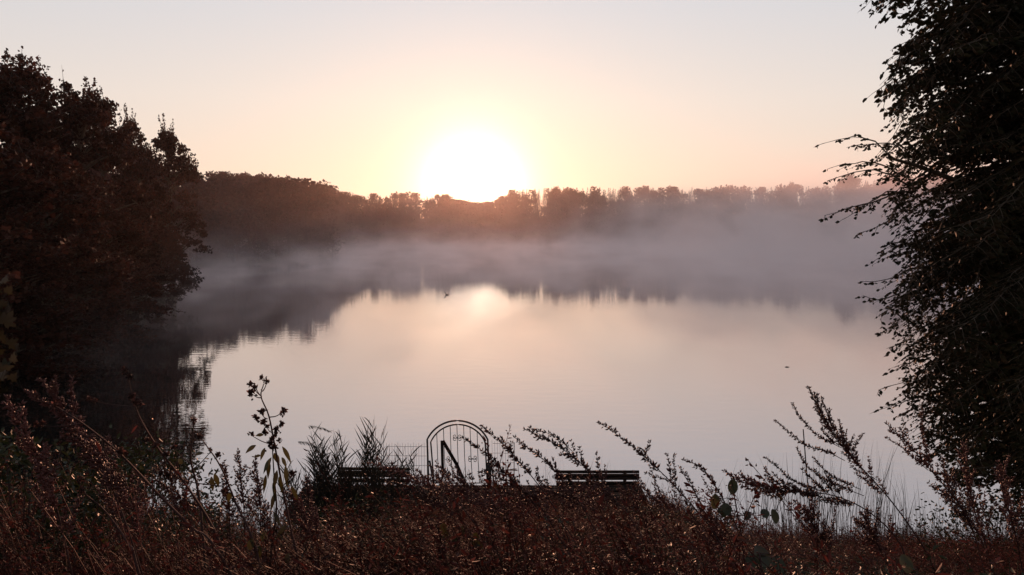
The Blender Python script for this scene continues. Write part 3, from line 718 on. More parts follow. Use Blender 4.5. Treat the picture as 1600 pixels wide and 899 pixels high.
# ------------------------------------------------------------------ maple twig at the picture edge
def maple_leaf(c, s, tilt):
    lobes = [(-90, .12), (-140, .55), (-118, .38), (-175, .8), (-155, .5), (-215, .62), (-196, .45), (-270, 1.0), (-240, .55)]
    pr = [(-90, .15), (-60, .38), (-38, .60), (-22, .42), (0, .80), (14, .72), (24, .48), (40, .62), (55, .85), (66, .55), (78, .80), (90, 1.05), (102, .80), (114, .55), (125, .85), (140, .62), (156, .48), (166, .72), (180, .80), (202, .42), (218, .60), (240, .38)]
    R_ = np.array(tilt.to_matrix()); v = [(0, 0, .02*s)]
    for a, r_ in pr: v.append((s*r_*math.cos(R(a)), s*r_*math.sin(R(a)), -.10*s*r_*r_+.04*s*math.sin(a)))
    v = np.array(v) @ R_.T+c; n = len(pr); return v, [(0, i+1, (i+1) % n+1) for i in range(n)]
from mathutils import Euler
sap = stem_line([(-22, 425, 4.0), (-14, 500, 4.0), (-18, 580, 4.05), (-40, 660, 4.1)])
e = empty('maple_sapling', sap[-1], 'maple sapling at the picture edge with olive green lobed leaves', 'sapling')
mb = MB(); tubes(mb, sap[::-1], np.linspace(.008, .003, len(sap)), 6); mb.build('stem', M_bark, e, True)
for (px, py, s) in ((6, 440, .034), (-6, 455, .04), (12, 456, .03), (4, 478, .03), (8, 503, .052), (-8, 500, .05), (2, 530, .044), (16, 538, .036), (-5, 552, .046), (20, 563, .036), (8, 575, .04), (2, 590, .045), (18, 592, .03), (-10, 600, .05), (6, 612, .035), (-14, 470, .05), (-20, 530, .055)):
    c = at(px, py, 4.0+rng.uniform(-.12, .12)); t_ = Euler((R(90)+rng.normal()*.5, rng.normal()*.5, rng.normal()*.5+ .3)); v, f = maple_leaf(c, s*1.25, t_)
    mb = MB(); mb.add(v, None, f); q, _ = along(sap, min(.95, max(.02, (py-420)/330))); tubes(mb, np.array((q, (q+c)/2+np.array((0, 0, .01)), c)), np.array((.0015, .0012, .001)), 3)
    mb.build('leaf', M_maple, e)

# ------------------------------------------------------------------ tall dry plants
plant_with_heads('dry_flower_stalk', 'tallest dry flower stalk with ragged seed heads and drooping olive leaves beside the plumed reeds', 'flower stalk',
    [[(412, 600, 3.5), (408, 620, 3.5), (420, 650, 3.5), (430, 700, 3.5), (441, 760, 3.5), (455, 830, 3.45), (466, 880, 3.4)], [(425, 690, 3.55), (428, 740, 3.55), (432, 800, 3.5), (424, 860, 3.5)]],
    [(411, 592, 3.5), (393, 602, 3.5, (409, 620, 3.5)), (400, 607, 3.5, (409, 620, 3.5)), (394, 616, 3.5, (409, 622, 3.5)), (408, 646, 3.5, (418, 655, 3.5)), (401, 655, 3.5, (420, 665, 3.5)), (441, 645, 3.5, (421, 652, 3.5)),
     (437, 664, 3.5, (424, 672, 3.5)), (417, 668, 3.5, (425, 676, 3.5)), (392, 680, 3.5, (425, 695, 3.5)), (430, 672, 3.5), (424, 688, 3.5), (417, 598, 3.5, (410, 612, 3.5)), (414, 677, 3.5), (433, 681, 3.5), (420, 696, 3.5), (428, 702, 3.5), (436, 690, 3.5), (410, 661, 3.5, (420, 668, 3.5)), (456, 742, 3.45, (441, 760, 3.5))],
    [(400, 696, 3.5, .06, .028, -.8, -.3), (414, 700, 3.5, .055, .024, -.3, -.7), (441, 698, 3.5, .085, .026, .5, -.6), (420, 718, 3.5, .085, .034, -.1, -1), (446, 728, 3.5, .09, .03, .15, -1), (416, 742, 3.5, .085, .03, -.25, -1), (436, 745, 3.45, .08, .032, .1, -1),
     (412, 680, 3.5, .045, .02, -.6, .2), (455, 760, 3.45, .07, .026, .5, -.8), (430, 770, 3.5, .08, .03, -.3, -1), (408, 712, 3.5, .04, .016, -1, .1), (428, 800, 3.5, .07, .03, .5, -.6), (428, 708, 3.52, .07, .03, .3, -.9), (424, 715, 3.48, .075, .028, -.5, -.8), (433, 735, 3.52, .08, .03, -.15, -1), (440, 715, 3.5, .06, .024, .7, -.5), (426, 755, 3.5, .075, .03, .2, -1), (447, 820, 3.45, .07, .03, -.6, -.6)], 3.5, M_green)
plant_with_heads('dry_thistle', 'leaning dry thistle with the highest seed head against the dark reflection', 'thistle',
    [[(200, 590, 3.3), (208, 625, 3.3), (222, 660, 3.3), (250, 705, 3.3), (285, 750, 3.3), (330, 820, 3.25), (352, 880, 3.2)]],
    [(197, 581, 3.3), (203, 589, 3.3), (207, 622, 3.3), (212, 631, 3.3), (221, 631, 3.3, (212, 640, 3.3)), (140, 625, 3.3, (208, 636, 3.3)), (147, 628, 3.3), (231, 690, 3.3), (242, 697, 3.3), (262, 712, 3.3, (252, 708, 3.3))], [(215, 665, 3.3, .04, .012, -.6, -.5), (270, 735, 3.3, .05, .016, .6, -.2)], 3.3, M_weed, hs=.021)
plant_with_heads('dry_thistle', 'long bowed thistle stalk sloping across the dark weeds under the highest thistle', 'thistle',
    [[(62, 625, 3.1), (95, 640, 3.1), (140, 670, 3.1), (190, 712, 3.1), (250, 775, 3.1), (300, 825, 3.05), (345, 870, 3.0)]],
    [(60, 620, 3.1), (56, 666, 3.1, (130, 662, 3.1)), (64, 664, 3.1), (102, 683, 3.1, (150, 682, 3.1)), (118, 676, 3.1, (150, 682, 3.1)), (190, 706, 3.1), (198, 712, 3.1), (82, 635, 3.1)], [(150, 690, 3.1, .05, .014, .4, -.8)], 3.1, M_weed, hs=.02)
plant_with_heads('dry_thistle', 'short upright thistle with one dark star-shaped head before the bright water', 'thistle',
    [[(303, 662, 3.4), (300, 690, 3.4), (298, 720, 3.4), (310, 770, 3.4), (318, 850, 3.3)]], [(303, 660, 3.4), (270, 700, 3.4, (298, 725, 3.4)), (330, 705, 3.4, (300, 735, 3.4))], [(305, 712, 3.4, .05, .03, .5, .4), (285, 725, 3.4, .05, .03, -.5, .5), (330, 745, 3.4, .06, .028, .2, -1)], 3.4, M_green, hs=.019)
plant_with_heads('dry_thistle', 'drooping thistle stalk with furry heads over the round dark bush', 'thistle',
    [[(318, 690, 3.3), (345, 730, 3.3), (370, 790, 3.3), (400, 860, 3.2)]], [(312, 684, 3.3), (342, 712, 3.3, (335, 715, 3.3)), (262, 745, 3.3, (345, 760, 3.3)), (252, 742, 3.3), (352, 770, 3.3)], [(335, 740, 3.3, .06, .03, .3, -.9), (360, 770, 3.3, .05, .028, -.4, -.9)], 3.3, M_green, hs=.018)
plant_with_heads('dry_thistle', 'pinkish withered thistle heads low in the tangle under the bowed stalk', 'thistle',
    [[(130, 770, 2.9), (165, 800, 2.9), (200, 850, 2.85), (215, 890, 2.8)]], [(122, 752, 2.9, (140, 780, 2.9)), (128, 768, 2.9), (172, 790, 2.9), (185, 796, 2.9), (160, 780, 2.9)], [(165, 850, 2.9, .05, .03, 0, .8), (180, 860, 2.9, .04, .02, .4, .6)], 2.9, M_green, hs=.02)

# ------------------------------------------------------------------ mugworts
mugwort('single long mugwort spray arching away from the clear bench, highest of the middle ones', [(934, 659, 4.4), (965, 680, 4.4), (1000, 708, 4.4), (1045, 750, 4.4), (1090, 800, 4.35), (1125, 850, 4.3)], 4.4, auto=5, blen=.10,
        extra=[[(1016, 688, 4.4), (1012, 702, 4.4), (1005, 712, 4.4)], [(1042, 708, 4.4), (1045, 725, 4.4), (1048, 748, 4.4)], [(1054, 709, 4.4), (1053, 722, 4.4), (1056, 760, 4.4)], [(994, 701, 4.4), (1004, 703, 4.4), (1010, 716, 4.4)], [(1006, 738, 4.4), (1025, 745, 4.4), (1050, 755, 4.4), (1075, 785, 4.4)], [(1065, 733, 4.4), (1080, 755, 4.4), (1095, 790, 4.4)]])
mugwort('dense mugwort spray crossing in front of the top slat of the clear bench', [(817, 670, 4.2), (860, 690, 4.2), (905, 722, 4.2), (940, 760, 4.2), (985, 810, 4.15), (1010, 860, 4.1)], 4.2, auto=13, blen=.13, extra=[[(832, 671, 4.2), (865, 681, 4.2), (895, 706, 4.2)], [(905, 697, 4.2), (908, 712, 4.2), (915, 735, 4.2)], [(932, 706, 4.2), (935, 730, 4.2), (945, 765, 4.2)]])
mugwort('mugwort spray pointing at the end of the clear bench from below its dense neighbour', [(803, 683, 4.3), (830, 704, 4.3), (862, 730, 4.3), (890, 765, 4.3), (925, 820, 4.25)], 4.3, auto=6, blen=.08, extra=[[(863, 714, 4.3), (866, 725, 4.3), (872, 742, 4.3)], [(944, 725, 4.3), (946, 745, 4.3), (940, 790, 4.3)]])
mugwort('mugwort spray whose tip touches the arch of the gate', [(750, 664, 4.3), (780, 688, 4.3), (805, 715, 4.3), (835, 750, 4.3), (870, 800, 4.25), (890, 850, 4.2)], 4.3, auto=7, blen=.09, extra=[[(800, 690, 4.3), (795, 703, 4.3), (800, 712, 4.3)]])
mugwort('mugwort spray lying across the upper bars of the gate', [(721, 684, 4.1), (755, 706, 4.1), (785, 735, 4.1), (815, 765, 4.1), (850, 815, 4.05)], 4.1, auto=4, blen=.07)
mugwort('short reddish mugwort across the foot of the gate bars', [(681, 727, 4.0), (705, 742, 4.0), (735, 762, 4.0), (780, 800, 3.95)], 4.0, auto=8, blen=.12)
mugwort('low mugwort spray reaching the latch post of the gate', [(748, 738, 4.1), (780, 748, 4.1), (812, 765, 4.1), (850, 800, 4.05)], 4.1, auto=8, blen=.11, extra=[[(766, 710, 4.1), (775, 722, 4.1), (790, 745, 4.1)]])
mugwort('reddish mugwort lying over the back of the half hidden bench', [(575, 722, 4.3), (620, 738, 4.3), (670, 760, 4.3), (720, 790, 4.25)], 4.3, auto=12, blen=.13)
mugwort('largest mugwort, many ascending flower spikes before the pale water by the beech', [(1262, 604, 3.9), (1280, 640, 3.9), (1300, 675, 3.9), (1322, 705, 3.9), (1350, 735, 3.9), (1390, 780, 3.85), (1430, 835, 3.8), (1460, 890, 3.75)], 3.9, bud=.010, step=.009, auto=26, blen=.13, leafy=.8,
        extra=[[(1237, 630, 3.9), (1252, 655, 3.9), (1280, 682, 3.9), (1315, 700, 3.9)], [(1211, 657, 3.9), (1235, 678, 3.9), (1260, 697, 3.9), (1290, 705, 3.9), (1320, 720, 3.9)], [(1285, 628, 3.9), (1295, 650, 3.9), (1305, 680, 3.9)], [(1272, 637, 3.9), (1285, 655, 3.9), (1302, 678, 3.9)], [(1349, 678, 3.9), (1338, 692, 3.9), (1332, 712, 3.9)],
               [(1335, 680, 3.9), (1330, 690, 3.9), (1322, 705, 3.9)], [(1245, 700, 3.9), (1262, 730, 3.9), (1300, 755, 3.9), (1350, 775, 3.85)], [(1195, 715, 3.9), (1215, 730, 3.9), (1240, 752, 3.9), (1290, 770, 3.9)], [(1310, 655, 3.9), (1315, 675, 3.9), (1318, 700, 3.9)], [(1283, 668, 3.9), (1290, 680, 3.9), (1310, 695, 3.9)], [(1270, 715, 3.9), (1300, 745, 3.9), (1345, 765, 3.9)], [(1322, 672, 3.9), (1322, 690, 3.9), (1328, 710, 3.9)]])
mugwort('long mugwort stem bowing low beneath the largest one towards the round leaves', [(1130, 735, 3.8), (1165, 755, 3.8), (1215, 768, 3.8), (1290, 772, 3.8), (1350, 795, 3.8), (1400, 840, 3.75), (1420, 890, 3.7)], 3.8, bud=.011, step=.009, auto=30, blen=.14,
        extra=[[(1195, 730, 3.8), (1205, 748, 3.8), (1235, 768, 3.8)], [(1156, 742, 3.8), (1185, 757, 3.8), (1230, 768, 3.8)], [(1295, 745, 3.8), (1300, 765, 3.8)]])
mugwort('mugwort with thin arching tips beside the single long spray', [(1064, 718, 4.1), (1095, 730, 4.1), (1112, 752, 4.1), (1135, 790, 4.05), (1160, 850, 4.0)], 4.1, bud=.011, auto=8, blen=.09, extra=[[(1097, 745, 4.1), (1110, 770, 4.1), (1135, 800, 4.1)]])
mugwort('reddish mugwort rising in front of the lowest beech branches', [(1384, 661, 3.9), (1415, 690, 3.9), (1450, 730, 3.9), (1500, 790, 3.85), (1540, 860, 3.8)], 3.9, bud=.011, step=.012, auto=16, blen=.14, extra=[[(1383, 683, 3.9), (1410, 700, 3.9), (1450, 735, 3.9)], [(1440, 636, 3.9), (1442, 680, 3.9), (1455, 735, 3.9)]])
mugwort('dusky mugwort plume standing before the black inside of the beech', [(1503, 690, 3.7), (1510, 730, 3.7), (1520, 790, 3.7), (1545, 870, 3.65)], 3.7, bud=.011, step=.012, auto=14, blen=.12)
mugwort('mugwort at the picture corner below the beech', [(1560, 720, 3.5), (1570, 780, 3.5), (1590, 850, 3.5)], 3.5, bud=.011, step=.012, auto=16, blen=.16)
mugwort('feathery red mugwort plume beside the maple sapling', [(62, 590, 3.2), (85, 625, 3.2), (110, 665, 3.2), (150, 730, 3.15), (190, 800, 3.1)], 3.2, bud=.013, step=.010, auto=20, blen=.13, extra=[[(85, 587, 3.2), (88, 615, 3.2), (100, 645, 3.2)], [(38, 610, 3.2), (60, 625, 3.2), (95, 645, 3.2)]])
mugwort('narrow red mugwort plume between the feathery plume and the thistle', [(113, 590, 3.3), (112, 625, 3.3), (125, 670, 3.3), (160, 740, 3.25)], 3.3, bud=.013, step=.010, auto=10, blen=.07)
mugwort('dim mugwort tips at the dark picture edge under the maple leaves', [(10, 620, 3.0), (30, 660, 3.0), (60, 720, 3.0), (90, 800, 2.95)], 3.0, bud=.013, step=.010, auto=20, blen=.15)
for k, (px, py, lab) in enumerate(((372, 702, 'small bushy weed with round buds, first beside the star-shaped thistle'), (398, 712, 'small bushy weed standing close against the tall dry flower stalk'), (350, 720, 'small bushy weed under the drooping thistle stalk'), (478, 742, 'small bushy weed between the tall dry flower stalk and the plumed reeds'))):
    mugwort(lab, [(px, py, 4.6), (px+3, py+30, 4.6), (px+8, py+80, 4.6), (px+10, py+120, 4.5)], 4.6, bud=.012, step=.012, auto=16, blen=.12)
for (px, py, Y, dx, lab) in ((648, 744, 5.6, 110, 'low red mugwort spray lying between the half hidden bench and the gate'), (700, 764, 5.2, 120, 'low red mugwort spray spilling over the deck edge below the gate bars'),
        (775, 766, 5.4, 110, 'low red mugwort spray below the mesh panel beside the latch post'), (838, 762, 5.2, 100, 'low red mugwort spray just short of the clear bench'), (905, 760, 5.6, 110, 'low red mugwort spray under the middle of the clear bench'),
        (965, 764, 5.3, 120, 'low red mugwort spray under the far end slats of the clear bench'), (600, 752, 5.0, 120, 'low red mugwort spray below the seat of the half hidden bench'), (735, 782, 4.8, 120, 'lowest red mugwort spray in the weeds below the gate')):
    mugwort(lab, [(px, py, Y), (px+dx*.3, py+9, Y), (px+dx*.62, py+26, Y), (px+dx, py+60, Y), (px+dx*1.2, py+100, Y-.05)], Y, bud=.013, step=.013, auto=16, blen=.24)
for (px, py, Y, lab) in ((1475, 742, 4.6, 'bushy mugwort between the reddish one and the dusky plume'), (1255, 790, 4.4, 'low bushy mugwort under the bowed stem near the stake'), (1345, 800, 4.2, 'low mugwort at the foot of the largest one'), (1100, 800, 4.6, 'low mugwort under the round yellow-green leaf'),
        (250, 720, 4.4, 'dim bushy mugwort behind the star-shaped thistle'), (150, 690, 3.9, 'dim mugwort tuft between the two long thistle stalks'), (455, 770, 4.2, 'brown mugwort at the foot of the tall dry flower stalk')):
    mugwort(lab, [(px, py, Y), (px+14, py+28, Y), (px+36, py+70, Y), (px+52, py+110, Y-.05)], Y, bud=.012, step=.012, auto=20, blen=.22)
# ------------------------------------------------------------------ broad-leaved plants
def round_leaf(c, s, nrm, asp=.72):
    n = norm(np.asarray(nrm, float)); a = norm(np.cross(n, (0.1, 0.2, 1))); b_ = np.cross(n, a); v = [c]
    for k in range(14):
        th = k/14*2*math.pi; r_ = s*(1+.06*math.sin(3*th)+(.35*max(0, math.cos(th-math.pi/2))**8)); v.append(c+a*r_*math.cos(th)*asp+b_*r_*math.sin(th)+n*s*.18*math.cos(th)**2)
    return np.array(v), [(0, k+1, (k+1) % 14+1) for k in range(14)]
def broad(label, stems, leaves, mt, name='broadleaf_plant'):
    L_ = [stem_line(s) for s in stems]; e = empty(name, L_[0][-1], label, 'plant'); w = MB()
    for P in L_: tubes(w, P[::-1], np.linspace(.005, .002, len(P)), 5)
    parts = []
    for (px, py, Y, s, nx, nz, m_) in leaves:
        c = at(px, py, Y); v, f = round_leaf(c, s, (nx, -1, nz)); mb = MB(); mb.add(v, None, f); parts.append((mb, m_))
        q = L_[0][np.argmin(np.linalg.norm(L_[0]-c, axis=1))]; tubes(w, np.array((q, (q+c)/2+np.array((0, 0, .008)), c)), np.array((.002, .0015, .001)), 3)
    w.build('stem', M_stem, e)
    for mb, m_ in parts: mb.build('leaf', m_, e)
broad('balsam-like plant with one round yellow-green leaf among dark round leaves', [[(1142, 745, 3.6), (1150, 790, 3.6), (1160, 850, 3.55)]],
      [(1117, 783, 3.6, .031, .2, .2, M_green), (1145, 760, 3.6, .032, -.2, .6, M_darkgreen), (1135, 795, 3.6, .034, .1, 2.0, M_darkgreen), (1128, 800, 3.6, .03, .4, 2.4, M_darkgreen), (1168, 805, 3.6, .024, -.3, 2.2, M_darkgreen), (1195, 802, 3.6, .028, 0, 2.6, M_darkgreen), (1210, 806, 3.6, .03, .4, .8, M_darkgreen)], M_green)
broad('low plant with glowing olive leaves in the brown weeds below the gate', [[(735, 830, 4.4), (740, 870, 4.35)], [(693, 835, 4.4), (695, 870, 4.35)]],
      [(692, 828, 4.4, .035, .1, .2, M_green), (698, 838, 4.4, .03, -.3, .4, M_green), (723, 828, 4.4, .022, .5, .3, M_green), (711, 845, 4.4, .024, 0, .2, M_green), (742, 842, 4.4, .034, .2, .1, M_green), (750, 852, 4.4, .022, -.2, .3, M_green), (640, 840, 4.4, .022, .1, .1, M_green)], M_green)
broad('low leafy plant by the foot of the tall dry flower stalk', [[(398, 850, 3.2), (405, 880, 3.15)]], [(392, 850, 3.2, .02, .2, .3, M_green), (405, 862, 3.2, .022, -.3, .2, M_green), (412, 838, 3.2, .018, .4, .3, M_green), (450, 872, 3.2, .018, 0, .5, M_green)], M_green)
broad('dim broad-leaved plant lying low in the corner weeds under the beech', [[(1185, 865, 3.0), (1190, 890, 2.95)]], [(1190, 868, 3.0, .045, .3, 1.8, M_green), (1175, 876, 3.0, .035, -.3, 2.5, M_darkgreen), (1215, 880, 3.0, .04, .2, 2.2, M_darkgreen), (1415, 880, 3.0, .035, 0, 1.2, M_green)], M_green)

# ------------------------------------------------------------------ undergrowth on the bank
TOPX = [-300, 0, 100, 200, 280, 340, 420, 500, 640, 720, 850, 1000, 1100, 1200, 1300, 1400, 1500, 1600, 1900]
TOPY = [600, 640, 655, 690, 715, 742, 775, 790, 784, 774, 772, 772, 782, 800, 800, 795, 800, 785, 740]
def clump(seed, h, spread, nst, nl, ll, bud=False):
    global rng
    keep = rng; rng = np.random.default_rng(seed); m_ = MB()
    a = rng.random(nst)*6.28; sp = spread*(.2+.8*rng.random(nst)); b0 = np.column_stack((rng.normal(size=nst)*.05, rng.normal(size=nst)*.05, np.zeros(nst)))
    u = np.linspace(0, 1, 5)[None, :, None]; hh = (h*(.6+.5*rng.random(nst)))[:, None, None]
    P = b0[:, None]+np.column_stack((np.cos(a)*sp*1.2-.34, np.sin(a)*sp*1.2, np.zeros(nst)))[:, None]*u**1.5+np.array((0, 0, 1.))*hh*(u*1.25-.25*u*u)
    tubes(m_, P, np.tile(np.linspace(.003, .001, 5), (nst, 1)), 3)
    k = rng.integers(0, nst, nl); t = .15+.85*rng.random(nl)**.7; q = t*4; i0 = np.clip(q.astype(int), 0, 3); f = (q-i0)[:, None]
    C = P[k, i0]*(1-f)+P[k, i0+1]*f; D = norm(norm(P[k, i0+1]-P[k, i0])*.6+norm(rng.normal(size=(nl, 3))))
    nb = nl//2
    rhombs(m_, C[:nb], D[:nb], ll*(.6+.9*rng.random(nb)), ll*.38); octs(m_, C[nb:]+D[nb:]*.010, D[nb:], .011*(.7+.7*rng.random(nl-nb)), .0055)
    rng = keep; return m_.arrays()
def grass_arrays(seed, n=46):
    g = np.random.default_rng(seed); m_ = MB(); a = g.random(n)*6.28; K = 6; u = np.linspace(0, 1, K)[None, :, None]; sp = (.15+.55*g.random(n))[:, None, None]
    P = np.column_stack((g.normal(size=n)*.05, g.normal(size=n)*.05, np.zeros(n)))[:, None]+np.column_stack((np.cos(a)-.3, np.sin(a), np.zeros(n)))[:, None]*sp*u**1.7+np.array((0, 0, 1.))*((.6+.5*g.random(n))[:, None, None]*(1.5*u-.75*u*u))
    ribbons(m_, P, (.005+.006*g.random(n))[:, None]*np.array([[1, 1, .9, .7, .45, .08]]), np.column_stack((-np.sin(a), np.cos(a), np.zeros(n)))); return m_.arrays()
def leafy_arrays(seed, n=70):
    g = np.random.default_rng(seed); m_ = MB(); ns = 6; a = g.random(ns)*6.28
    for k in range(ns): tubes(m_, np.array(((0, 0, 0), (.12*math.cos(a[k]), .12*math.sin(a[k]), .5), (.3*math.cos(a[k]), .3*math.sin(a[k]), .95))), np.array((.004, .003, .001)), 3)
    k = g.integers(0, ns, n); t = .2+.8*g.random(n); C = np.column_stack((.3*t**1.5*np.cos(a[k]), .3*t**1.5*np.sin(a[k]), t*.95)); D = norm(g.normal(size=(n, 3))*np.array((1, 1, .5))+np.array((0, 0, -.2)))
    rhombs(m_, C+D*.02, D, .026+.026*g.random(n), .015+.013*g.random(n), roll=np.cross(D, np.array((0, 0, 1.))+g.normal(size=(n, 3))*.4)); return m_.arrays()
GR = [grass_arrays(300+i) for i in range(4)]; LE = [leafy_arrays(320+i) for i in range(4)]
CL = [clump(100+i, 1.0, (.25, .4, .3, .5)[i % 4], 8, 330, (.019, .025, .016, .029)[i % 4]) for i in range(8)]
under = MB(); cover = MB(); sward = MB(); n = 6200; g_ = np.random.default_rng(21)
yy = 1.9+13.4*g_.random(n)**1.25; xx = g_.uniform(-1, 1, n)*(yy*.72+1.3)
m2 = 2000; yy = np.concatenate((yy, g_.uniform(9, 16.3, m2))); xx = np.concatenate((xx, g_.uniform(-3.0, 10, m2))); n += m2; PP = np.column_stack((xx, yy)); zz = ground_z(PP); dd = lake_sd(PP); cnt = 0
for i in range(n):
    if dd[i] < -.1 or (abs(xx[i]) < .35 and yy[i] < 1.0): continue
    px = 800+FPX*xx[i]/yy[i]; zl = at(px, np.interp(px, TOPX, TOPY), yy[i])[2]; hm = zl-zz[i]
    mound = yy[i] > 9 and 640 < px < 1130; hm *= (.9+.10*math.sin(px*.031)+.10*math.sin(px*.083+yy[i])); h = min(hm*g_.uniform(.82 if mound else .55, 1.0), g_.uniform(1.0, 1.7) if mound else g_.uniform(.5, 1.3))
    if h < .12: h = .12
    pn = vnoise(np.array([[xx[i], yy[i]]]), 1.3, 5)[0]; pn2 = vnoise(np.array([[xx[i], yy[i]]]), .9, 9)[0]
    h *= 1 if mound else .72+.38*pn
    tgt = (cover, LE) if (pn2 > .28 and g_.random() < .75) else ((sward, GR) if (pn2 < -.5 and g_.random() < .35) else (under, CL))
    if tgt[0] is not under: h = min(h, hm*.8, .7)
    if tgt[0] is not under and (h < .1 or yy[i] < 2.6): continue
    if tgt[0] is under and pn < -.45 and g_.random() < .5: continue
    tgt[0].merge(tgt[1][g_.integers(len(tgt[1]))], rotz_m(g_.normal()*.6, .75+.5*g_.random(), h), np.array((xx[i], yy[i], zz[i]-.02))); cnt += 1
tag(under.build('undergrowth', M_weed), 'tangle of reddish brown dry weeds covering the bank', 'weeds', kind='stuff'); print('clumps', cnt, under.n)
tag(cover.build('leafy_ground_cover', M_darkgreen), 'patches of dark broad-leaved weeds among the brown ones', 'ground cover', kind='stuff')
tag(sward.build('grass', M_deadgrass), 'dead arching grass scattered over the bank', 'grass', kind='stuff')
# dark leafy bushes
def bush(label, px, py, Y, w, h, n, mt, leafs=.045):
    c = at(px, py, Y); z = gz(c[0], Y); e = empty('bush', (c[0], Y, z), label, 'bush'); wd, cr = MB(), MB(); H = c[2]-z
    for k in range(9):
        a = rng.random()*6.28; r_ = w*.35*rng.random(); tubes(wd, np.array(((c[0], Y, z-.02), (c[0]+r_*.5*math.cos(a), Y+r_*.5*math.sin(a), z+H*.5), (c[0]+r_*math.cos(a), Y+r_*math.sin(a), z+H*.9))), np.array((.01, .006, .002)), 4)
    hubs = np.array([(c[0], Y, z+H*.5)])+norm(rng.normal(size=(16, 3)))*np.array((w*.42, w*.35, H*.4))
    k = rng.integers(0, 16, n); C = hubs[k]+rng.normal(size=(n, 3))*np.array((w*.1, w*.1, H*.09)); C[:, 2] = np.clip(C[:, 2], z+.03, None)
    rhombs(cr, C, rng.normal(size=(n, 3)), leafs*(.6+.8*rng.random(n)), leafs*.5); wd.build('stems', M_stem, e); cr.build('foliage', mt, e)
bush('round dark green bush under the thistles above the near weeds', 165, 700, 6.0, 1.5, 1, 2600, M_darkgreen)
bush('dark green bush behind the short upright thistle', 225, 712, 7.5, 1.6, 1, 2400, M_darkgreen)
bush('small black bush on the bank before the reeds and the half hidden bench', 560, 790, 10.5, 1.9, 1, 2600, M_darkgreen)
bush('small dark bush at the picture edge under the maple sapling', 20, 690, 4.5, 1.0, 1, 1800, M_darkgreen)
bush('dark bush on the bank end between the clear bench and the grass', 1085, 775, 12.5, 1.9, 1, 2400, M_weed)
bush('dark bush below the lowest beech branches', 1560, 790, 8.0, 1.8, 1, 2600, M_darkgreen)

# ------------------------------------------------------------------ small things out on the lake and in the sky
def wpt(px, py):   # water point under a pixel
    a = at(px, py, 1.0)-EYE; return EYE+a*(EYE[2]/-a[2])
c = wpt(699, 461); e = empty('duck', c, 'tiny dark duck swimming far out below the sun', 'duck')
mb = MB(); N = 8; u = np.linspace(0, 1, N); prof = np.array((.01, .045, .07, .08, .075, .06, .03, .01)); tubes(mb, np.column_stack((c[0]+(u-.5)*.36, np.full(N, c[1]), c[2]+.05+.05*u**3)), prof, 10)
tubes(mb, np.array([(c[0]-.15, c[1], .07), (c[0]-.2, c[1], .16), (c[0]-.2, c[1], .24), (c[0]-.22, c[1], .29), (c[0]-.29, c[1], .27), (c[0]-.34, c[1], .25)]), np.array((.07, .04, .04, .055, .03, .012)), 8)
mb.build('body', M_duck, e, True)
c = wpt(1230, 574)
mb = MB(); tubes(mb, smooth_poly([c+np.array(q) for q in ((-.12, 0, .005), (-.04, .02, .02), (.05, 0, .015), (.13, .03, .004))], 3), np.array((.004, .01, .014, .018, .02, .018, .014, .01, .004, .002)), 6)
tag(mb.build('driftwood', M_wood, smooth=True, origin=c), 'small dark bit of driftwood on the pale water above the largest mugwort', 'driftwood')

# ------------------------------------------------------------------ air: even haze and lake mist
def vol_mat(name, dens, col, g_):
    m, t, o = mat(name); v = t.nodes.new('ShaderNodeVolumePrincipled')
    v.inputs['Color'].default_value = (*col, 1); v.inputs['Density'].default_value = dens; v.inputs['Anisotropy'].default_value = g_
    t.links.new(v.outputs[0], o.inputs['Volume']); return m, t, v
hz, _, _ = vol_mat('haze air', 0.00008, (.96, .80, .74), .85)
mb = MB(); box(mb, (-905, -205, -5), (905, 1205, 31)); tag(mb.build('haze', hz), kind='stuff')
ms, t, v = vol_mat('lake mist', 0.0, (1.0, .87, .86), .4)
g = t.nodes.new('ShaderNodeNewGeometry'); sp = t.nodes.new('ShaderNodeSeparateXYZ'); t.links.new(g.outputs['Position'], sp.inputs[0])
def tm(op, a, b=None, c=None, clamp=False):
    n = t.nodes.new('ShaderNodeMath'); n.operation = op; n.use_clamp = clamp
    for i, q in enumerate((a, b, c)):
        if q is None: continue
        if isinstance(q, (int, float)): n.inputs[i].default_value = q
        else: t.links.new(q, n.inputs[i])
    return n.outputs[0]
def mrange(a, lo, hi, c, d, smooth=True):
    n = t.nodes.new('ShaderNodeMapRange'); n.interpolation_type = 'SMOOTHSTEP' if smooth else 'LINEAR'
    t.links.new(a, n.inputs[0])
    for i, q in enumerate((lo, hi, c, d)): n.inputs[i+1].default_value = q
    return n.outputs[0]
X, Y_, Z = sp.outputs
mp = t.nodes.new('ShaderNodeMapping'); mp.inputs['Scale'].default_value = (.12, .07, .20); mp.inputs['Rotation'].default_value = (0, R(12), 0)
t.links.new(g.outputs['Position'], mp.inputs[0])
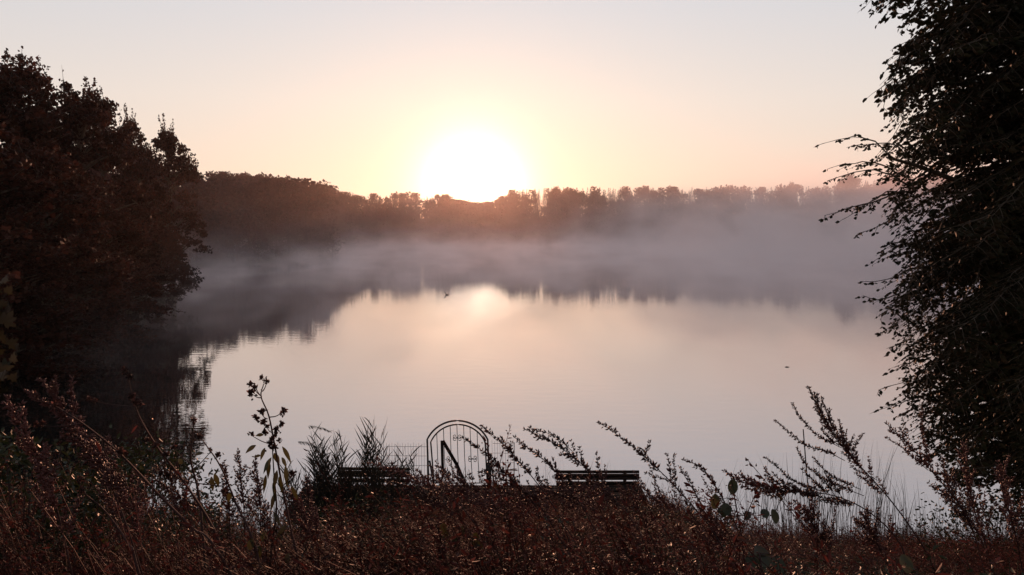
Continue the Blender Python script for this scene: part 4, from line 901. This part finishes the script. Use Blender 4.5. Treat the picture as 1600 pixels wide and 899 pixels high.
nz = t.nodes.new('ShaderNodeTexNoise'); nz.inputs['Scale'].default_value = 1; nz.inputs['Detail'].default_value = 3; nz.inputs['Distortion'].default_value = .6
t.links.new(mp.outputs[0], nz.inputs['Vector'])
wisp = mrange(nz.outputs[0], .44, .66, 0, 1)
nz.inputs['Detail'].default_value = 4
mp2 = t.nodes.new('ShaderNodeMapping'); mp2.inputs['Scale'].default_value = (.055, .03, .075); mp2.inputs['Rotation'].default_value = (0, R(-25), 0); mp2.inputs['Location'].default_value = (3.3, 1.7, .4)
t.links.new(g.outputs['Position'], mp2.inputs[0])
nz2 = t.nodes.new('ShaderNodeTexNoise'); nz2.inputs['Scale'].default_value = 1; nz2.inputs['Detail'].default_value = 4; nz2.inputs['Distortion'].default_value = 1.0
t.links.new(mp2.outputs[0], nz2.inputs['Vector']); wisp2 = mrange(nz2.outputs[0], .40, .66, .08, 1)
near_w = tm('MULTIPLY', tm('MULTIPLY', mrange(Y_, 26, 50, 0, 1), mrange(nz.outputs[0], .48, .66, 0, 1)), tm('MULTIPLY', tm('EXPONENT', tm('MULTIPLY', Z, -.7)), .022))
right = mrange(X, 0, 90, .03, 1); far = mrange(Y_, 35, 130, .12, 1)
lowh = tm('EXPONENT', tm('MULTIPLY', Z, -.48))                       # thin blanket on the water
highh = tm('EXPONENT', tm('MULTIPLY', Z, -.11))                      # drifting plumes
dens = tm('ADD', near_w, tm('ADD', tm('MULTIPLY', tm('MULTIPLY', lowh, far), tm('MULTIPLY_ADD', wisp, .046, .004)),
          tm('MULTIPLY', tm('MULTIPLY', highh, wisp2), tm('MULTIPLY', right, tm('MULTIPLY', far, .075)))))
edge = tm('MULTIPLY', mrange(Z, 13, 24, 1, 0), mrange(Y_, 22, 40, 0, 1))
t.links.new(tm('MULTIPLY', dens, edge), v.inputs['Density'])
ms.cycles.volume_step_rate = 0.5
mb = MB(); box(mb, (-62, 21, -.5), (183, 328, 25)); tag(mb.build('mist', ms), 'pale morning mist drifting over the lake', 'mist', kind='stuff')
